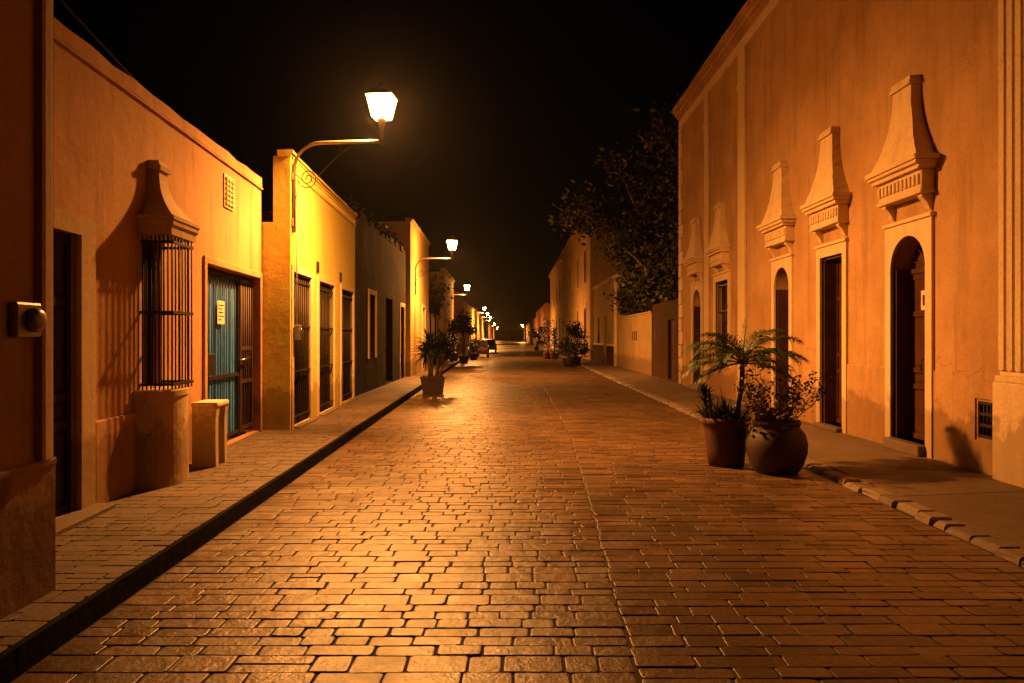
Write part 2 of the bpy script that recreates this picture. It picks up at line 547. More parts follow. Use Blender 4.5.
def walls(H, h, openings, depth=.2, back=7, mat='ochre', parapet=None):
    mb = H.mb()
    opened(mb, 0, H.L, -.05, h, 0, openings, depth)
    L = H.L
    t = back
    if parapet:
        pt, ph = parapet
        mb.face([(0, 0, h), (L, 0, h), (L, -pt, h), (0, -pt, h)])
        mb.face([(0, -pt, h), (L, -pt, h), (L, -pt, ph), (0, -pt, ph)])
        mb.face([(0, -pt, ph), (L, -pt, ph), (L, -t, ph), (0, -t, ph)])
        for uu in (0, L):
            mb.face([(uu, 0, -.05), (uu, 0, h), (uu, -pt, h), (uu, -pt, ph), (uu, -t, ph), (uu, -t, -.05)])
        mb.face([(0, -t, -.05), (L, -t, -.05), (L, -t, ph), (0, -t, ph)])
    else:
        mb.face([(0, 0, h), (L, 0, h), (L, -t, h), (0, -t, h)])
        for uu in (0, L):
            mb.face([(uu, 0, -.05), (uu, 0, h), (uu, -t, h), (uu, -t, -.05)])
        mb.face([(0, -t, -.05), (L, -t, -.05), (L, -t, h), (0, -t, h)])
    return H.put(mb, 'wall', mat)

def door_leaf(H, u0, u1, z0, z1, v, mat='brown_wood', leaves=2, rows=4, arch=None, handle=True, name='door'):
    mb = H.mb()
    mb.box(u0 - .02, u1 + .02, v - .05, v, z0, z1)
    top = arch if arch else z1
    w = (u1 - u0) / leaves
    for i in range(leaves):
        a, b = u0 + i * w, u0 + (i + 1) * w
        st = .07
        mb.box(a + .004, a + st, v, v + .025, z0, top); mb.box(b - st, b - .004, v, v + .025, z0, top)
        zz = z0
        hs = [(top - z0) * f for f in ((.3, .1, .34, .26) if rows == 4 else [1 / rows] * rows)]
        for hh in hs:
            mb.box(a + st, b - st, v, v + .025, zz, zz + .07)
            mb.box(a + st + .03, b - st - .03, v, v + .014, zz + .1, zz + hh - .03, .006)
            zz += hh
        mb.box(a + st, b - st, v, v + .025, top - .08, top)
    if leaves == 2:
        mb.box((u0 + u1) / 2 - .02, (u0 + u1) / 2 + .02, v + .025, v + .04, z0, top)
    d = H.put(mb, name, mat)
    if handle:
        m2 = H.mb()
        um = (u0 + u1) / 2 + .07
        m2.tube([(um, v + .025, 1.05), (um, v + .07, 1.05), (um, v + .07, 1.2), (um, v + .025, 1.2)], .009, 6)
        H.put(m2, 'handle', 'iron', d)
    return d

def surround(H, u0, u1, z0, z1, w=.13, top=.14, proud=.035, arch=None, mat='trim', cap=True):
    mb = H.mb()
    a, b, c = u0 - w, u1 + w, z1 + top
    opened(mb, a, b, z0, c, proud, [(u0, u1, z0, z1, arch)], proud + .03)
    mb.face([(a, 0, z0), (a, proud, z0), (a, proud, c), (a, 0, c)])
    mb.face([(b, 0, z0), (b, proud, z0), (b, proud, c), (b, 0, c)])
    mb.face([(a, 0, c), (b, 0, c), (b, proud, c), (a, proud, c)])
    if cap:
        mb.box(a - .03, b + .03, 0, proud + .03, c + .002, c + .05)
    return H.put(mb, 'door_surround', mat)

def cornice(H, z, steps, mat, u0=None, u1=None):
    """steps: (height, projection) from the bottom up"""
    mb = H.mb()
    a = -.02 if u0 is None else u0
    b = H.L + .02 if u1 is None else u1
    for h, p in steps:
        mb.wavy(a, b, -.2 - .001 * p, p, z, z + h - .002, .006, .5, .004 if h != steps[-1][0] else .014)
        z += h
    return H.put(mb, 'cornice', mat)

def grille(H, u0, u1, z0, z1, v, mat='iron', sp=.11, rails=4, name='window_grille', parent=None):
    mb = H.mb()
    n = max(2, int((u1 - u0) / sp))
    for i in range(n + 1):
        uu = u0 + (u1 - u0) * i / n
        mb.tube([(uu, v, z0), (uu, v, z1)], .009, 6)
    for k in range(rails):
        zz = z0 + (z1 - z0) * (k + .15) / (rails - .7)
        mb.box(u0 - .02, u1 + .02, v - .004, v + .018, zz - .016, zz + .016)
    return H.put(mb, name, mat, parent)

def window_in(H, u0, u1, z0, z1, v, mat='dark_wood', arch=None):
    mb = H.mb()
    mb.box(u0 - .01, u1 + .01, v - .04, v, z0, z1)
    m = (u0 + u1) / 2
    for (a, b) in ((u0, m), (m, u1)):
        mb.box(a + .004, a + .06, v, v + .03, z0, z1); mb.box(b - .06, b - .004, v, v + .03, z0, z1)
        k = z0
        while k < z1 - .1:
            mb.box(a + .06, b - .06, v, v + .03, k, k + .05)
            k += (z1 - z0) / 4
    w = H.put(mb, 'window', mat)
    m2 = H.mb(); m2.box(u0 + .07, u1 - .07, v + .003, v + .008, z0 + .06, z1 - .06)
    H.put(m2, 'pane', 'glassdark', w)
    return w

def hood(H, uc, z, k=1.0, s=1.0, hw=.68, mat='hood'):
    """plaster window hood: dentilled cornice on two brackets and a flared neck with a cap"""
    mb = H.mb()
    def rect(zz, w, v):
        return [(uc - w, 0, zz), (uc + w, 0, zz), (uc + w, v, zz), (uc - w, v, zz)]
    f = hw / .68
    # flared neck
    prof = []
    for i in range(15):
        t = i / 14
        w = .25 + .40 * (1 - t) ** 2.1
        v = .15 + .15 * (1 - t) ** 2.0
        prof.append(rect(z + .42 + (1.03 * s) * t, w * f, v * k))
    mb.loft(prof)
    zt = z + .42 + 1.03 * s
    mb.box(uc - .28 * f, uc + .28 * f, 0, .19 * k, zt + .001, zt + .045)
    mb.loft([rect(zt + .046, .27 * f, .18 * k), rect(zt + .12, .25 * f, .165 * k)])
    # cornice mouldings
    for (a, b, w, v) in ((.36, .419, .73, .36), (.31, .359, .70, .33), (.255, .309, .665, .28), (.0, .254, .60, .20), (-.04, -.001, .62, .22)):
        mb.box(uc - w * f, uc + w * f, 0, v * k, z + a, z + b, .008)
    for vv in mb.bm.verts:
        vv.co += Vector([random.gauss(0, .0035) for _k in range(3)])
    h = H.put(mb, 'window_hood', mat)
    m2 = H.mb()
    n = 11
    for i in range(n):
        uu = uc + (-.54 + 1.08 * i / (n - 1)) * f
        m2.box(uu - .031 * f, uu + .031 * f, .2 * k, .232 * k, z + .07, z + .205, .009)
    H.put(m2, 'dentil_band', mat, h)
    for sd in (-1, 1):
        m3 = H.mb()
        uu = uc + sd * .5 * f
        pr = [(0, -.04), (.16 * k, -.04), (.165 * k, -.08), (.12 * k, -.12), (.075 * k, -.17), (.05 * k, -.23), (.0, -.28)]
        m3.hull([(uu - .05, a, z + b) for a, b in pr], [(uu + .05, a, z + b) for a, b in pr])
        H.put(m3, 'bracket', mat, h)
    return h

# ---- L0: brown house at the near left edge
H = House('brown_house', 'dark brown plastered house corner with low ledge at the near left edge', 'L', (-2.75, -6), (-2.75, 4.45))
walls(H, 4.7, [], mat='l0', back=6)
mb = H.mb(); mb.box(0, H.L + .006, 0, .008, -.05, .74); mb.box(0, H.L + .008, 0, .022, .742, .79, .012)
H.put(mb, 'plinth', 'l0')
mb = H.mb()
pr = [(H.L - .18, 0), (H.L - .17, .04), (H.L - .14, .042), (H.L - .05, .022), (H.L + .012, -.01), (H.L + .02, -.1), (H.L - .18, -.1)]
mb.hull([(a, b, .792) for a, b in pr], [(a, b, 4.7) for a, b in pr])
H.put(mb, 'corner_strip', 'l0trim')

# ---- L1: long orange house with the caged window
H = House('orange_house', 'long single storey orange house with caged bay window and blue metal gate', 'L', (-3.58, 4.47), (-4.107, 12.04))
uA0, uA1 = H.u(5.35), H.u(6.32)
uB0, uB1 = H.u(9.45), H.u(11.92)
w0, w1 = H.u(7.62), H.u(8.1)
walls(H, 4.0, [(uA0, uA1, .04, 2.36), (uB0, uB1, .01, 2.43), (w0, w1, .98, 2.5)], depth=.3, mat='l1')
mb = H.mb(); mb.wavy(0, H.L - .002, -.25, .012, 3.90, 4.05, .006, .4, .013); mb.wavy(0, H.L - .002, -.02, .03, 3.86, 3.89, .005, .3, .003)
H.put(mb, 'parapet_band', 'l1')
surround(H, uA0, uA1, .0, 2.36, w=.24, top=.16, proud=.04, mat='cream', cap=False)
door_leaf(H, uA0, uA1, .04, 2.36, -.07, 'dark_wood', 2, 4)
mb = H.mb(); mb.box(uA0 - .1, uA1 + .26, .0, .2, -.02, .045, .012); H.put(mb, 'door_step', 'walk')
mb = H.mb(); mb.box(uA1 + .25, w0 - .1, 0, .035, -.03, .76, .012); H.put(mb, 'plinth', 'l1')
# bay: rounded pedestal, cage, hood with neck and cap
mb = H.mb()
def bay_ring(z, out, g=0):
    a, b = w0 - .24 - g, w1 + .06 + g
    m, hw_ = (a + b) / 2, (b - a) / 2
    P = []
    for k in range(19):
        t = PI * k / 18
        P.append((m - hw_ * math.cos(t) * (1 + .04 * math.sin(2 * t) ** 2), out * math.sin(t) ** .62, z))
    return P
mb.loft([bay_ring(-.03, .365, .02), bay_ring(.1, .355, .01), bay_ring(.6, .35, 0), bay_ring(.88, .35, 0), bay_ring(.9, .36, .008), bay_ring(.955, .36, .008), bay_ring(.965, .355, 0)])
H.put(mb, 'bay_pedestal', 'cream')
win = window_in(H, w0, w1, .98, 2.5, -.12, 'dark_wood')
mb = H.mb()
vf = .31
n = 8
for i in range(n):
    vv = .02 + (vf - .02) * i / (n - 1)
    mb.tube([(w0 - .06, vv, .965), (w0 - .06, vv, 2.53)], .0085, 6)
    if i % 2 == 0:
        mb.tube([(w1 - .0, vv, .965), (w1 - .0, vv, 2.53)], .0085, 6)
for i in range(7):
    uu = w0 - .06 + (w1 - w0 + .06) * i / 6
    mb.tube([(uu, vf, .965), (uu, vf, 2.53)], .0085, 6)
for zz in (1.02, 1.75, 2.46):
    for uu in (w0 - .06, w1):
        mb.box(uu - .012, uu + .012, 0, vf + .01, zz - .014, zz + .014)
    mb.box(w0 - .07, w1 + .012, vf - .005, vf + .018, zz - .0145, zz + .0145)
H.put(mb, 'window_cage', 'rust')
mb = H.mb()
cu = (w0 + w1) / 2 - .02
def hr(z, w, v):
    return [(cu - w, 0, z), (cu - w, v, z), (cu + w, v, z), (cu + w, 0, z)]
mb.loft([hr(2.53, .335, .325), hr(2.60, .34, .33)])
mb.loft([hr(2.602, .345, .33), hr(2.63, .36, .35), hr(2.68, .365, .355)])
mb.loft([hr(2.682, .38, .365), hr(2.72, .38, .365)])
rs = []
for i in range(17):
    t = i / 16
    rs.append(hr(2.722 + .50 * t, .11 + .25 * (1 - t) ** 2.6, .115 + .23 * (1 - t) ** 2.4))
mb.loft(rs)
mb.loft([hr(3.223, .14, .14), hr(3.27, .145, .145)]); mb.loft([hr(3.271, .12, .125), hr(3.33, .10, .105)])
H.put(mb, 'window_hood', 'cream')
# perforated vent
mb = H.mb()
uv = H.u(10.35)
mb.box(uv - .21, uv + .21, 0, .02, 3.27, 3.72)
for i in range(3):
    for j in range(6):
        a = uv - .17 + i * .125; z = 3.31 + j * .066
        mb.box(a, a + .09, .02, .045, z, z + .038)
H.put(mb, 'wall_vent', 'trim')
# gate: blue ribbed sheet, rusty ajar leaf, posts
mb = H.mb()
g0, g1 = uB0 + .08, uB0 + 1.72
x = g0
while x < g1 - .02:
    mb.face([(x, -.16, .1), (x + .03, -.16, .1), (x + .03, -.16, 2.36), (x, -.16, 2.36)])
    mb.face([(x + .03, -.16, .1), (x + .045, -.135, .1), (x + .045, -.135, 2.36), (x + .03, -.16, 2.36)])
    mb.face([(x + .045, -.135, .1), (x + .075, -.135, .1), (x + .075, -.135, 2.36), (x + .045, -.135, 2.36)])
    mb.face([(x + .075, -.135, .1), (x + .09, -.16, .1), (x + .09, -.16, 2.36), (x + .075, -.135, 2.36)])
    x += .09
gate = H.put(mb, 'gate_leaf', 'blue')
mb = H.mb()
for zz in (.1, .95, 2.36):
    mb.box(g0 - .02, g1 + .02, -.13, -.10, zz - .025, zz + .025)
for uu in (g0 - .02, g1):
    mb.box(uu, uu + .04, -.128, -.098, .05, 2.4)
k = g0 + .1
while k < g1 - .05:
    mb.tube([(k, -.115, .1), (k, -.115, 2.36)], .007, 5); k += .13
H.put(mb, 'gate_bars', 'rust', gate)
mb = H.mb(); mb.box(g0 + .1, g0 + .42, -.1, -.04, 1.0, 1.28, .01); H.put(mb, 'lock_box', 'iron', gate)
mb = H.mb(); mb.box(g0 + .68, g0 + .98, -.098, -.094, 1.68, 2.0)
mb.mi = 1
for k in range(5):
    mb.box(g0 + .72, g0 + .72 + (.22, .16, .2, .22, .12)[k], -.0935, -.0925, 1.93 - k * .05, 1.945 - k * .05)
H.put(mb, 'notice', ['paper', 'dark_wood'], gate)
mb = H.mb()
mb.box(g1 + .04, uB1 - .04, -.15, -.11, .06, 2.38)
for uu in (g1 + .05, uB1 - .1):
    mb.box(uu, uu + .06, -.11, -.085, .06, 2.38)
for zz in (.1, .8, 1.3, 2.3):
    mb.box(g1 + .11, uB1 - .1, -.11, -.088, zz, zz + .06)
for k in range(5):
    uu = g1 + .14 + k * (uB1 - g1 - .3) / 4
    mb.tube([(uu, -.095, .1), (uu, -.095, 2.34)], .011, 6)
leaf2 = H.put(mb, 'gate_leaf', 'rustleaf')
mb = H.mb(); mb.tube([(g1 + .02, -.085, 1.16), (g1 + .02, -.03, 1.16), (g1 + .34, -.03, 1.19), (g1 + .34, -.085, 1.19)], .015, 6); H.put(mb, 'handle', 'chrome', leaf2)
mb = H.mb()
mb.box(uB0 - .1, uB0, 0, .03, .0, 2.52, .008); mb.box(uB1, uB1 + .09, 0, .03, 0, 2.52, .008); mb.box(uB0 + .001, uB1 - .001, 0, .028, 2.43, 2.52, .008)
H.put(mb, 'gate_frame', 'l1')

# whitewashed bench by the gate
b = thing('masonry_bench', 'small whitewashed masonry bench between bay pedestal and blue gate', 'bench', (-3.60, 8.62, 0), math.radians(3.9))
mb = MB(); mb.box(-.15, .15, 0, .46, .68, .745, .02); mb.build('bench_top', 'whitewash', b)
for yy in (.02, .34):
    mb = MB()
    pr = [(-.14, 0), (.13, 0), (.125, .3), (.125, .55), (.14, .679), (-.14, .679)]
    mb.hull([(a, yy, c) for a, c in pr], [(a, yy + .1, c) for a, c in pr])
    mb.build('leg', 'whitewash', b)

# ---- L2: yellow house with three tall doors
H = House('yellow_house', 'bright yellow lamplit house with three tall dark doorways and a high parapet', 'L', (-3.66, 12.1), (-3.98, 18.42))
ops = [(H.u(12.28), H.u(13.6), .03, 2.57), (H.u(14.25), H.u(15.75), .03, 2.57), (H.u(16.6), H.u(18.15), .03, 2.57)]
walls(H, 4.42, ops, depth=.12, mat='l2', parapet=(.27, 3.35))
cornice(H, 4.42, [(.04, .02), (.06, .05)], 'l2')
mb = H.mb(); mb.box(.3, H.L, 0, .022, 4.2, 4.26, .008); mb.box(.3, H.L, 0, .03, 4.32, 4.36, .008)
for i in range(40):
    a = .34 + i * .15
    if a + .07 < H.L:
        mb.box(a, a + .07, 0, .026, 4.265, 4.315)
H.put(mb, 'parapet_moulding', 'l2')
for i, o in enumerate(ops):
    d = door_leaf(H, o[0], o[1], .03, 2.57, -.1, 'dark_wood', 2, 4)
    grille(H, o[0] + .03, o[1] - .03, .06, 2.54, -.03, 'iron', .14, 4, 'gate_bars', d)
    surround(H, o[0], o[1], .0, 2.57, w=.12, top=.1, proud=.02, mat='trim', cap=False)
    mb = H.mb(); mb.box(o[0], o[1], -.05, .12, -.02, .028, .008); H.put(mb, 'door_step', 'walk')
    if i:
        mb = H.mb(); mb.box(o[0] - .22, o[0] - .02, 0, .02, 2.72, 2.92, .006); H.put(mb, 'number_plate', 'rust')
mb = MB()
bx = thing('meter_box', 'small grey electricity box at head height on yellow house corner', 'meter', (-3.63, 12.2, 0), math.radians(2.9))
mb.box(0, .09, 0, .16, 1.45, 1.70, .012); mb.build('box', 'metalbox', bx)
mb = MB(); mb.tube([(.03, .08, 1.70), (.03, .08, 3.1)], .012, 6); mb.build('conduit', 'metalbox', bx)
mb = MB(); mb.tube([(.09, .08, 1.6), (.12, .08, 1.6)], .05, 12); mb.build('dial', 'chrome', bx)

# ---- L3: dark rubble house
H = House('rubble_house', 'dark unpainted rubble stone house with narrow white framed window', 'L', (-4.1, 18.46), (-4.22, 28.5))
ops = [(H.u(20.9), H.u(21.9), .9, 2.7), (H.u(23.8), H.u(25.2), .03, 2.75), (H.u(26.9), H.u(27.9), .03, 2.6)]
walls(H, 4.6, ops, depth=.22, mat='l3')
surround(H, ops[0][0], ops[0][1], .9, 2.7, w=.14, top=.14, mat='trim', cap=False).name = 'window_surround'
window_in(H, ops[0][0], ops[0][1], .9, 2.7, -.2)
for o in ops[1:]:
    door_leaf(H, o[0], o[1], .03, o[3], -.18, 'dark_wood', 2, 4)
surround(H, ops[2][0], ops[2][1], 0, 2.6, w=.13, top=.14, mat='trim', cap=False)
mb = H.mb()
u = 0
while u < H.L - .1:
    l = random.uniform(.3, .7)
    mb.box(u, min(u + l, H.L), -.35, random.uniform(-.03, .04), 4.602, 4.65 + random.uniform(0, .2), .02)
    u += l
H.put(mb, 'parapet', 'l3')

# ---- L4: tall pale house under second lamp
H = House('tall_pale_house', 'tall narrow pale yellow house lit by the second lamp, behind the potted palm', 'L', (-4.06, 28.6), (-4.26, 36.2))
ops = [(H.u(33.0), H.u(34.2), .03, 2.8)]
walls(H, 5.9, ops, depth=.22, mat='l4')
cornice(H, 5.9, [(.06, .04), (.08, .09)], 'l4')
door_leaf(H, ops[0][0], ops[0][1], .03, 2.8, -.18, 'brown_wood')
surround(H, ops[0][0], ops[0][1], 0, 2.8, mat='trim', cap=False)

# ---- farther houses, left
def far_house(name, label, side, p0, p1, h, mat, nopen, trim='trim', door='dark_wood', corn=True, plinth=None, z1=2.6):
    H = House(name, label, side, p0, p1)
    st = H.L / nopen
    ops = []
    for i in range(nopen):
        c = st * (i + .5) + random.uniform(-.1, .1) * st
        if i % 2 == 0:
            ops.append((c - .6, c + .6, .03, z1))
        else:
            ops.append((c - .5, c + .5, .9, z1))
    walls(H, h, ops, depth=.2, mat=mat)
    if corn:
        cornice(H, h, [(.08, .05), (.1, .11)], mat)
    for o in ops:
        if o[2] < .5:
            door_leaf(H, o[0], o[1], o[2], o[3], -.16, door, 2, 4, handle=False)
            surround(H, o[0], o[1], 0, o[3], mat=trim, cap=False)
        else:
            w = window_in(H, o[0], o[1], o[2], o[3], -.16)
            surround(H, o[0], o[1], o[2], o[3], mat=trim, cap=False).name = 'window_surround'
            grille(H, o[0], o[1], o[2], o[3], -.05, parent=w)
    if plinth:
        us = [0]
        for o in ops:
            if o[2] < .5:
                us += [o[0] - .14, o[1] + .14]
        us.append(H.L)
        mb = H.mb()
        for a, b_ in zip(us[::2], us[1::2]):
            mb.box(a, b_, 0, .03, -.03, .8)
        H.put(mb, 'plinth', plinth)
    return H

far_house('low_house', 'low dim house in the gap past the tall pale house', 'L', (-4.5, 36.25), (-4.6, 44.6), 3.3, 'l3', 3)
far_house('cream_house', 'cream house with bright street edge just before the third lamp', 'L', (-4.35, 44.7), (-4.6, 54.2), 5.4, 'cream', 3)
far_house('rose_house', 'reddish house carrying the third street lamp', 'L', (-5.2, 54.3), (-5.35, 74), 5.2, 'rose', 5)
far_house('ochre_terrace', 'long ochre terrace on the left beyond the third lamp', 'L', (-5.5, 74.2), (-5.8, 104), 5.0, 'l2', 6)
far_house('pale_terrace', 'distant pale terrace on the left beyond the fourth lamp', 'L', (-6.0, 104.3), (-6.9, 160), 5.4, 'cream', 8)
far_house('distant_terrace', 'most distant low terrace on the left end of the street', 'L', (-7.1, 160.4), (-9.6, 320), 5.0, 'rose', 12)

# ---- R0: tall ochre mansion
RX = 5.2
H = House('ochre_mansion', 'tall ochre mansion with flared plaster hoods over its doors and a fluted pilaster', 'R', (RX, -5), (RX, 23.9), 'mansion')
U = H.u
arch1 = (U(9.49), U(10.37), .12, 2.84, 2.42)
rect2 = (U(11.92), U(12.79), .05, 2.84)
arch3 = (U(14.25), U(15.08), .05, 2.86, 2.45)
win4 = (U(18.4), U(19.6), .75, 2.92)
arch5 = (U(21.1), U(22.1), .1, 2.86, 2.4)
vent = (U(8.08), U(8.46), .37, .78)
walls(H, 8.35, [arch1, rect2, arch3, win4, arch5, vent], depth=.3, back=9, mat='ochre')
cornice(H, 8.35, [(.08, .05), (.06, .09), (.1, .16), (.05, .24), (.07, .28)], 'ochre')
mb = H.mb(); mb.box(0, H.L, 0, .05, 8.12, 8.345, .01); H.put(mb, 'frieze', 'trim')
for o in (arch1, rect2, arch3, arch5):  # brown lining added to darken the jambs, in place of shade in the recess
    mb = H.mb()
    top = o[4] if len(o) > 4 else o[3]
    for a, b_ in ((o[0] + .002, o[0] + .04), (o[1] - .04, o[1] - .002)):
        mb.box(a, b_, -.255, -.03, o[2] + .002, top - .002)
    if len(o) == 4:
        mb.box(o[0] + .042, o[1] - .042, -.255, -.03, top - .04, top - .002)
    H.put(mb, 'jamb_shade_lining', 'brown_wood')
d = door_leaf(H, arch1[0], arch1[1], .12, 2.84, -.26, 'red_wood', 2, 4, arch=2.36)
mb = H.mb()
cu = (arch1[0] + arch1[1]) / 2
mb.box(arch1[0], arch1[1], -.258, -.215, 2.36, 2.43, .006)
for k in range(5):
    a = PI * (k + .5) / 5
    mb.tube([(cu, -.235, 2.43), (cu + .42 * math.cos(a), -.235, 2.43 + .38 * math.sin(a))], .011, 6)
H.put(mb, 'fanlight', 'brown_wood', d)
mb = H.mb(); mb.box(cu - .16, cu + .12, -.222, -.214, 1.86, 2.12); mb.mi = 1; mb.box(cu - .12, cu + .08, -.2135, -.213, 1.92, 2.06)
H.put(mb, 'notice', ['paper', 'red_wood'], d)
door_leaf(H, rect2[0], rect2[1], .05, 2.84, -.26, 'red_wood', 2, 4)
door_leaf(H, arch3[0], arch3[1], .05, 2.86, -.26, 'brown_wood', 2, 4, arch=2.4)
window_in(H, *win4[:4], -.2)
grille(H, *win4[:4], -.06)
door_leaf(H, arch5[0], arch5[1], .1, 2.86, -.26, 'brown_wood', 2, 4, arch=2.4)
for o in (arch1, rect2, arch3, win4, arch5):
    s_ = surround(H, o[0], o[1], o[2] if o is win4 else -.02, o[3], w=.15, top=.17, proud=.04, arch=o[4] if len(o) > 4 else None, mat='trim', cap=True)
    if o is win4:
        s_.name = 'window_surround'
    hood(H, (o[0] + o[1]) / 2 - .05, 3.34, k=.86 + random.uniform(-.03, .03), s=.98 + random.uniform(-.02, .02), hw=.64 + random.uniform(-.015, .015))
    if o is not win4:
        mb = H.mb(); mb.box(o[0] - .02, o[1] + .02, -.27, .14, -.02, o[2], .012); H.put(mb, 'door_step', 'walk')
grille(H, vent[0], vent[1], vent[2], vent[3], -.03, 'rust', .06, 4, 'vent_grille')
mb = H.mb(); mb.box(vent[0] - .02, vent[1] + .02, -.25, -.15, vent[2], vent[3]); H.put(mb, 'vent_back', 'iron')
# wainscot between openings
segs = [(U(8.02), arch1[0] - .152), (arch1[1] + .152, rect2[0] - .152), (rect2[1] + .152, arch3[0] - .152), (arch3[1] + .152, U(16.9))]
for a, b_ in segs:
    mb = H.mb()
    if a < vent[1] < b_:
        opened(mb, a, b_, -.03, 1.08, .018, [(vent[0] - .03, vent[1] + .03, vent[2] - .03, vent[3] + .03)], .018)
        mb.face([(a, 0, 1.08), (b_, 0, 1.08), (b_, .018, 1.08), (a, .018, 1.08)])
        mb.face([(b_, 0, -.03), (b_, .018, -.03), (b_, .018, 1.08), (b_, 0, 1.08)])
    else:
        mb.box(a, b_, 0, .03, -.03, 1.08, .012)
    H.put(mb, 'wainscot', 'ochre')
# pilasters
def fluted(u0, u1):
    mb = H.mb()
    mb.box(u0 - .04, u1 + .04, 0, .11, -.03, 1.02, .012); mb.box(u0 - .02, u1 + .02, 0, .10, 1.022, 1.09, .01)
    mb.box(u0, u1, 0, .05, 1.092, 8.1)
    n = 6
    w = (u1 - u0) / n
    for i in range(n):
        a = u0 + i * w + .012
        mb.loft([[(a, .05, z), (a + .012, .082, z), (a + w - .036, .082, z), (a + w - .024, .05, z)] for z in (1.15, 7.9)])
    mb.box(u0 - .03, u1 + .03, 0, .1, 7.92, 8.1, .01)
    return H.put(mb, 'pilaster', 'trim')
fluted(U(7.2), U(8.0))
for (a, b_) in ((17.0, 17.45), (20.25, 20.6)):
    mb = H.mb(); mb.box(U(a), U(b_), 0, .07, -.03, 8.1, .01); mb.box(U(a) - .03, U(b_) + .03, 0, .09, 7.2, 7.35, .01); mb.box(U(a) - .03, U(b_) + .03, 0, .1, -.032, .5, .01)
    H.put(mb, 'pilaster', 'trim')
mb = H.mb()
for i in range(20):
    z = i * .42
    if z < 8:
        w = .5 if i % 2 else .34
        mb.box(H.L - w, H.L + .03, -.4, .05, z + .01, min(z + .41, 8.1), .012)
H.put(mb, 'quoins', 'trim')

# ---- garden wall, gate house, and houses beyond on the right
H = House('gate_wall', 'dark reddish gate wall beside the end of the mansion', 'R', (5.3, 23.95), (5.28, 29.2), 'wall')
ops = [(H.u(25.2), H.u(26.3), .03, 2.1)]
walls(H, 2.75, ops, depth=.15, back=.3, mat='oxide')
door_leaf(H, ops[0][0], ops[0][1], .03, 2.1, -.12, 'red_wood', 1, 4)
H = House('garden_wall', 'yellow lamplit garden wall below the dark tree', 'R', (5.25, 29.25), (5.25, 39), 'wall')
walls(H, 2.45, [], back=.3, mat='gardenwall')
mb = H.mb(); mb.box(-.01, H.L + .01, -.34, .04, 2.452, 2.52, .015); H.put(mb, 'coping', 'gardenwall')
mb = H.mb()
for k in range(3):
    mb.box(3.6 + k * .5, 3.8 + k * .5, 0, .015, 1.35, 1.75)
H.put(mb, 'vent_slots', 'iron')

H = House('small_yellow_house', 'small yellow house with dark red base band left of the garden wall', 'R', (5.2, 39.05), (5.1, 49.5))
ops = [(H.u(43.2), H.u(44.4), .03, 2.7), (H.u(46.6), H.u(47.6), 1.0, 2.7)]
walls(H, 4.6, ops, mat='gardenwall')
cornice(H, 4.6, [(.07, .05), (.09, .1)], 'trim')
door_leaf(H, ops[0][0], ops[0][1], .03, 2.7, -.16, 'dark_wood'); window_in(H, ops[1][0], ops[1][1], 1.0, 2.7, -.16)
mb = H.mb(); mb.box(0, .5, 0, .09, -.03, 4.55, .01); H.put(mb, 'pilaster', 'trim')
mb = H.mb(); mb.box(.52, H.u(43.05), 0, .03, -.03, 1.0); mb.box(H.u(44.55), H.L, 0, .03, -.03, 1.0); H.put(mb, 'plinth', 'oxide')
mb = H.mb(); mb.box(.52, H.u(43.05), 0, .05, 1.002, 1.12); mb.box(H.u(44.55), H.L, 0, .05, 1.002, 1.12); H.put(mb, 'plinth_band', 'trim')

H = House('big_ochre_hall', 'big tall ochre hall with rows of doorways beyond the tree', 'R', (4.85, 49.7), (4.7, 106), 'hall')
ops = []
for i in range(9):
    c = 3.4 + i * 6.1
    ops.append((c - .8, c + .8, .05, 3.6, 2.9))
for i in range(9):
    c = 3.4 + i * 6.1
    ops.append((c - .6, c + .6, 5.4, 7.6))
walls(H, 9.7, ops, mat='hall', back=12)
cornice(H, 9.7, [(.12, .08), (.15, .2), (.08, .3)], 'hall')
for i, o in enumerate(ops):
    if i < 9:
        door_leaf(H, o[0], o[1], .05, 3.6, -.16, 'brown_wood', 2, 4, arch=2.9, handle=False)
        surround(H, o[0], o[1], 0, 3.6, w=.2, top=.2, arch=2.9, mat='trim')
    else:
        window_in(H, o[0], o[1], o[2], o[3], -.16)
        surround(H, o[0], o[1], o[2], o[3], w=.18, top=.2, mat='trim').name = 'window_surround'
far_house('red_shop_house', 'distant shop house with red front at the right end of the street', 'R', (4.2, 106.3), (3.8, 150), 6.2, 'rose', 7)
far_house('far_row_house', 'farthest row of low houses on the right side', 'R', (3.6, 150.4), (2.8, 320), 5.2, 'cream', 10)
H = House('end_house', 'small house closing the far end of the street', 'L', (-14, 325), (4, 326)); 
walls(H, 4.5, [(6, 7.2, .03, 2.6), (10, 11.2, .9, 2.4)], mat='l3')
door_leaf(H, 6, 7.2, .03, 2.6, -.16, 'dark_wood', handle=False); window_in(H, 10, 11.2, .9, 2.4, -.16)

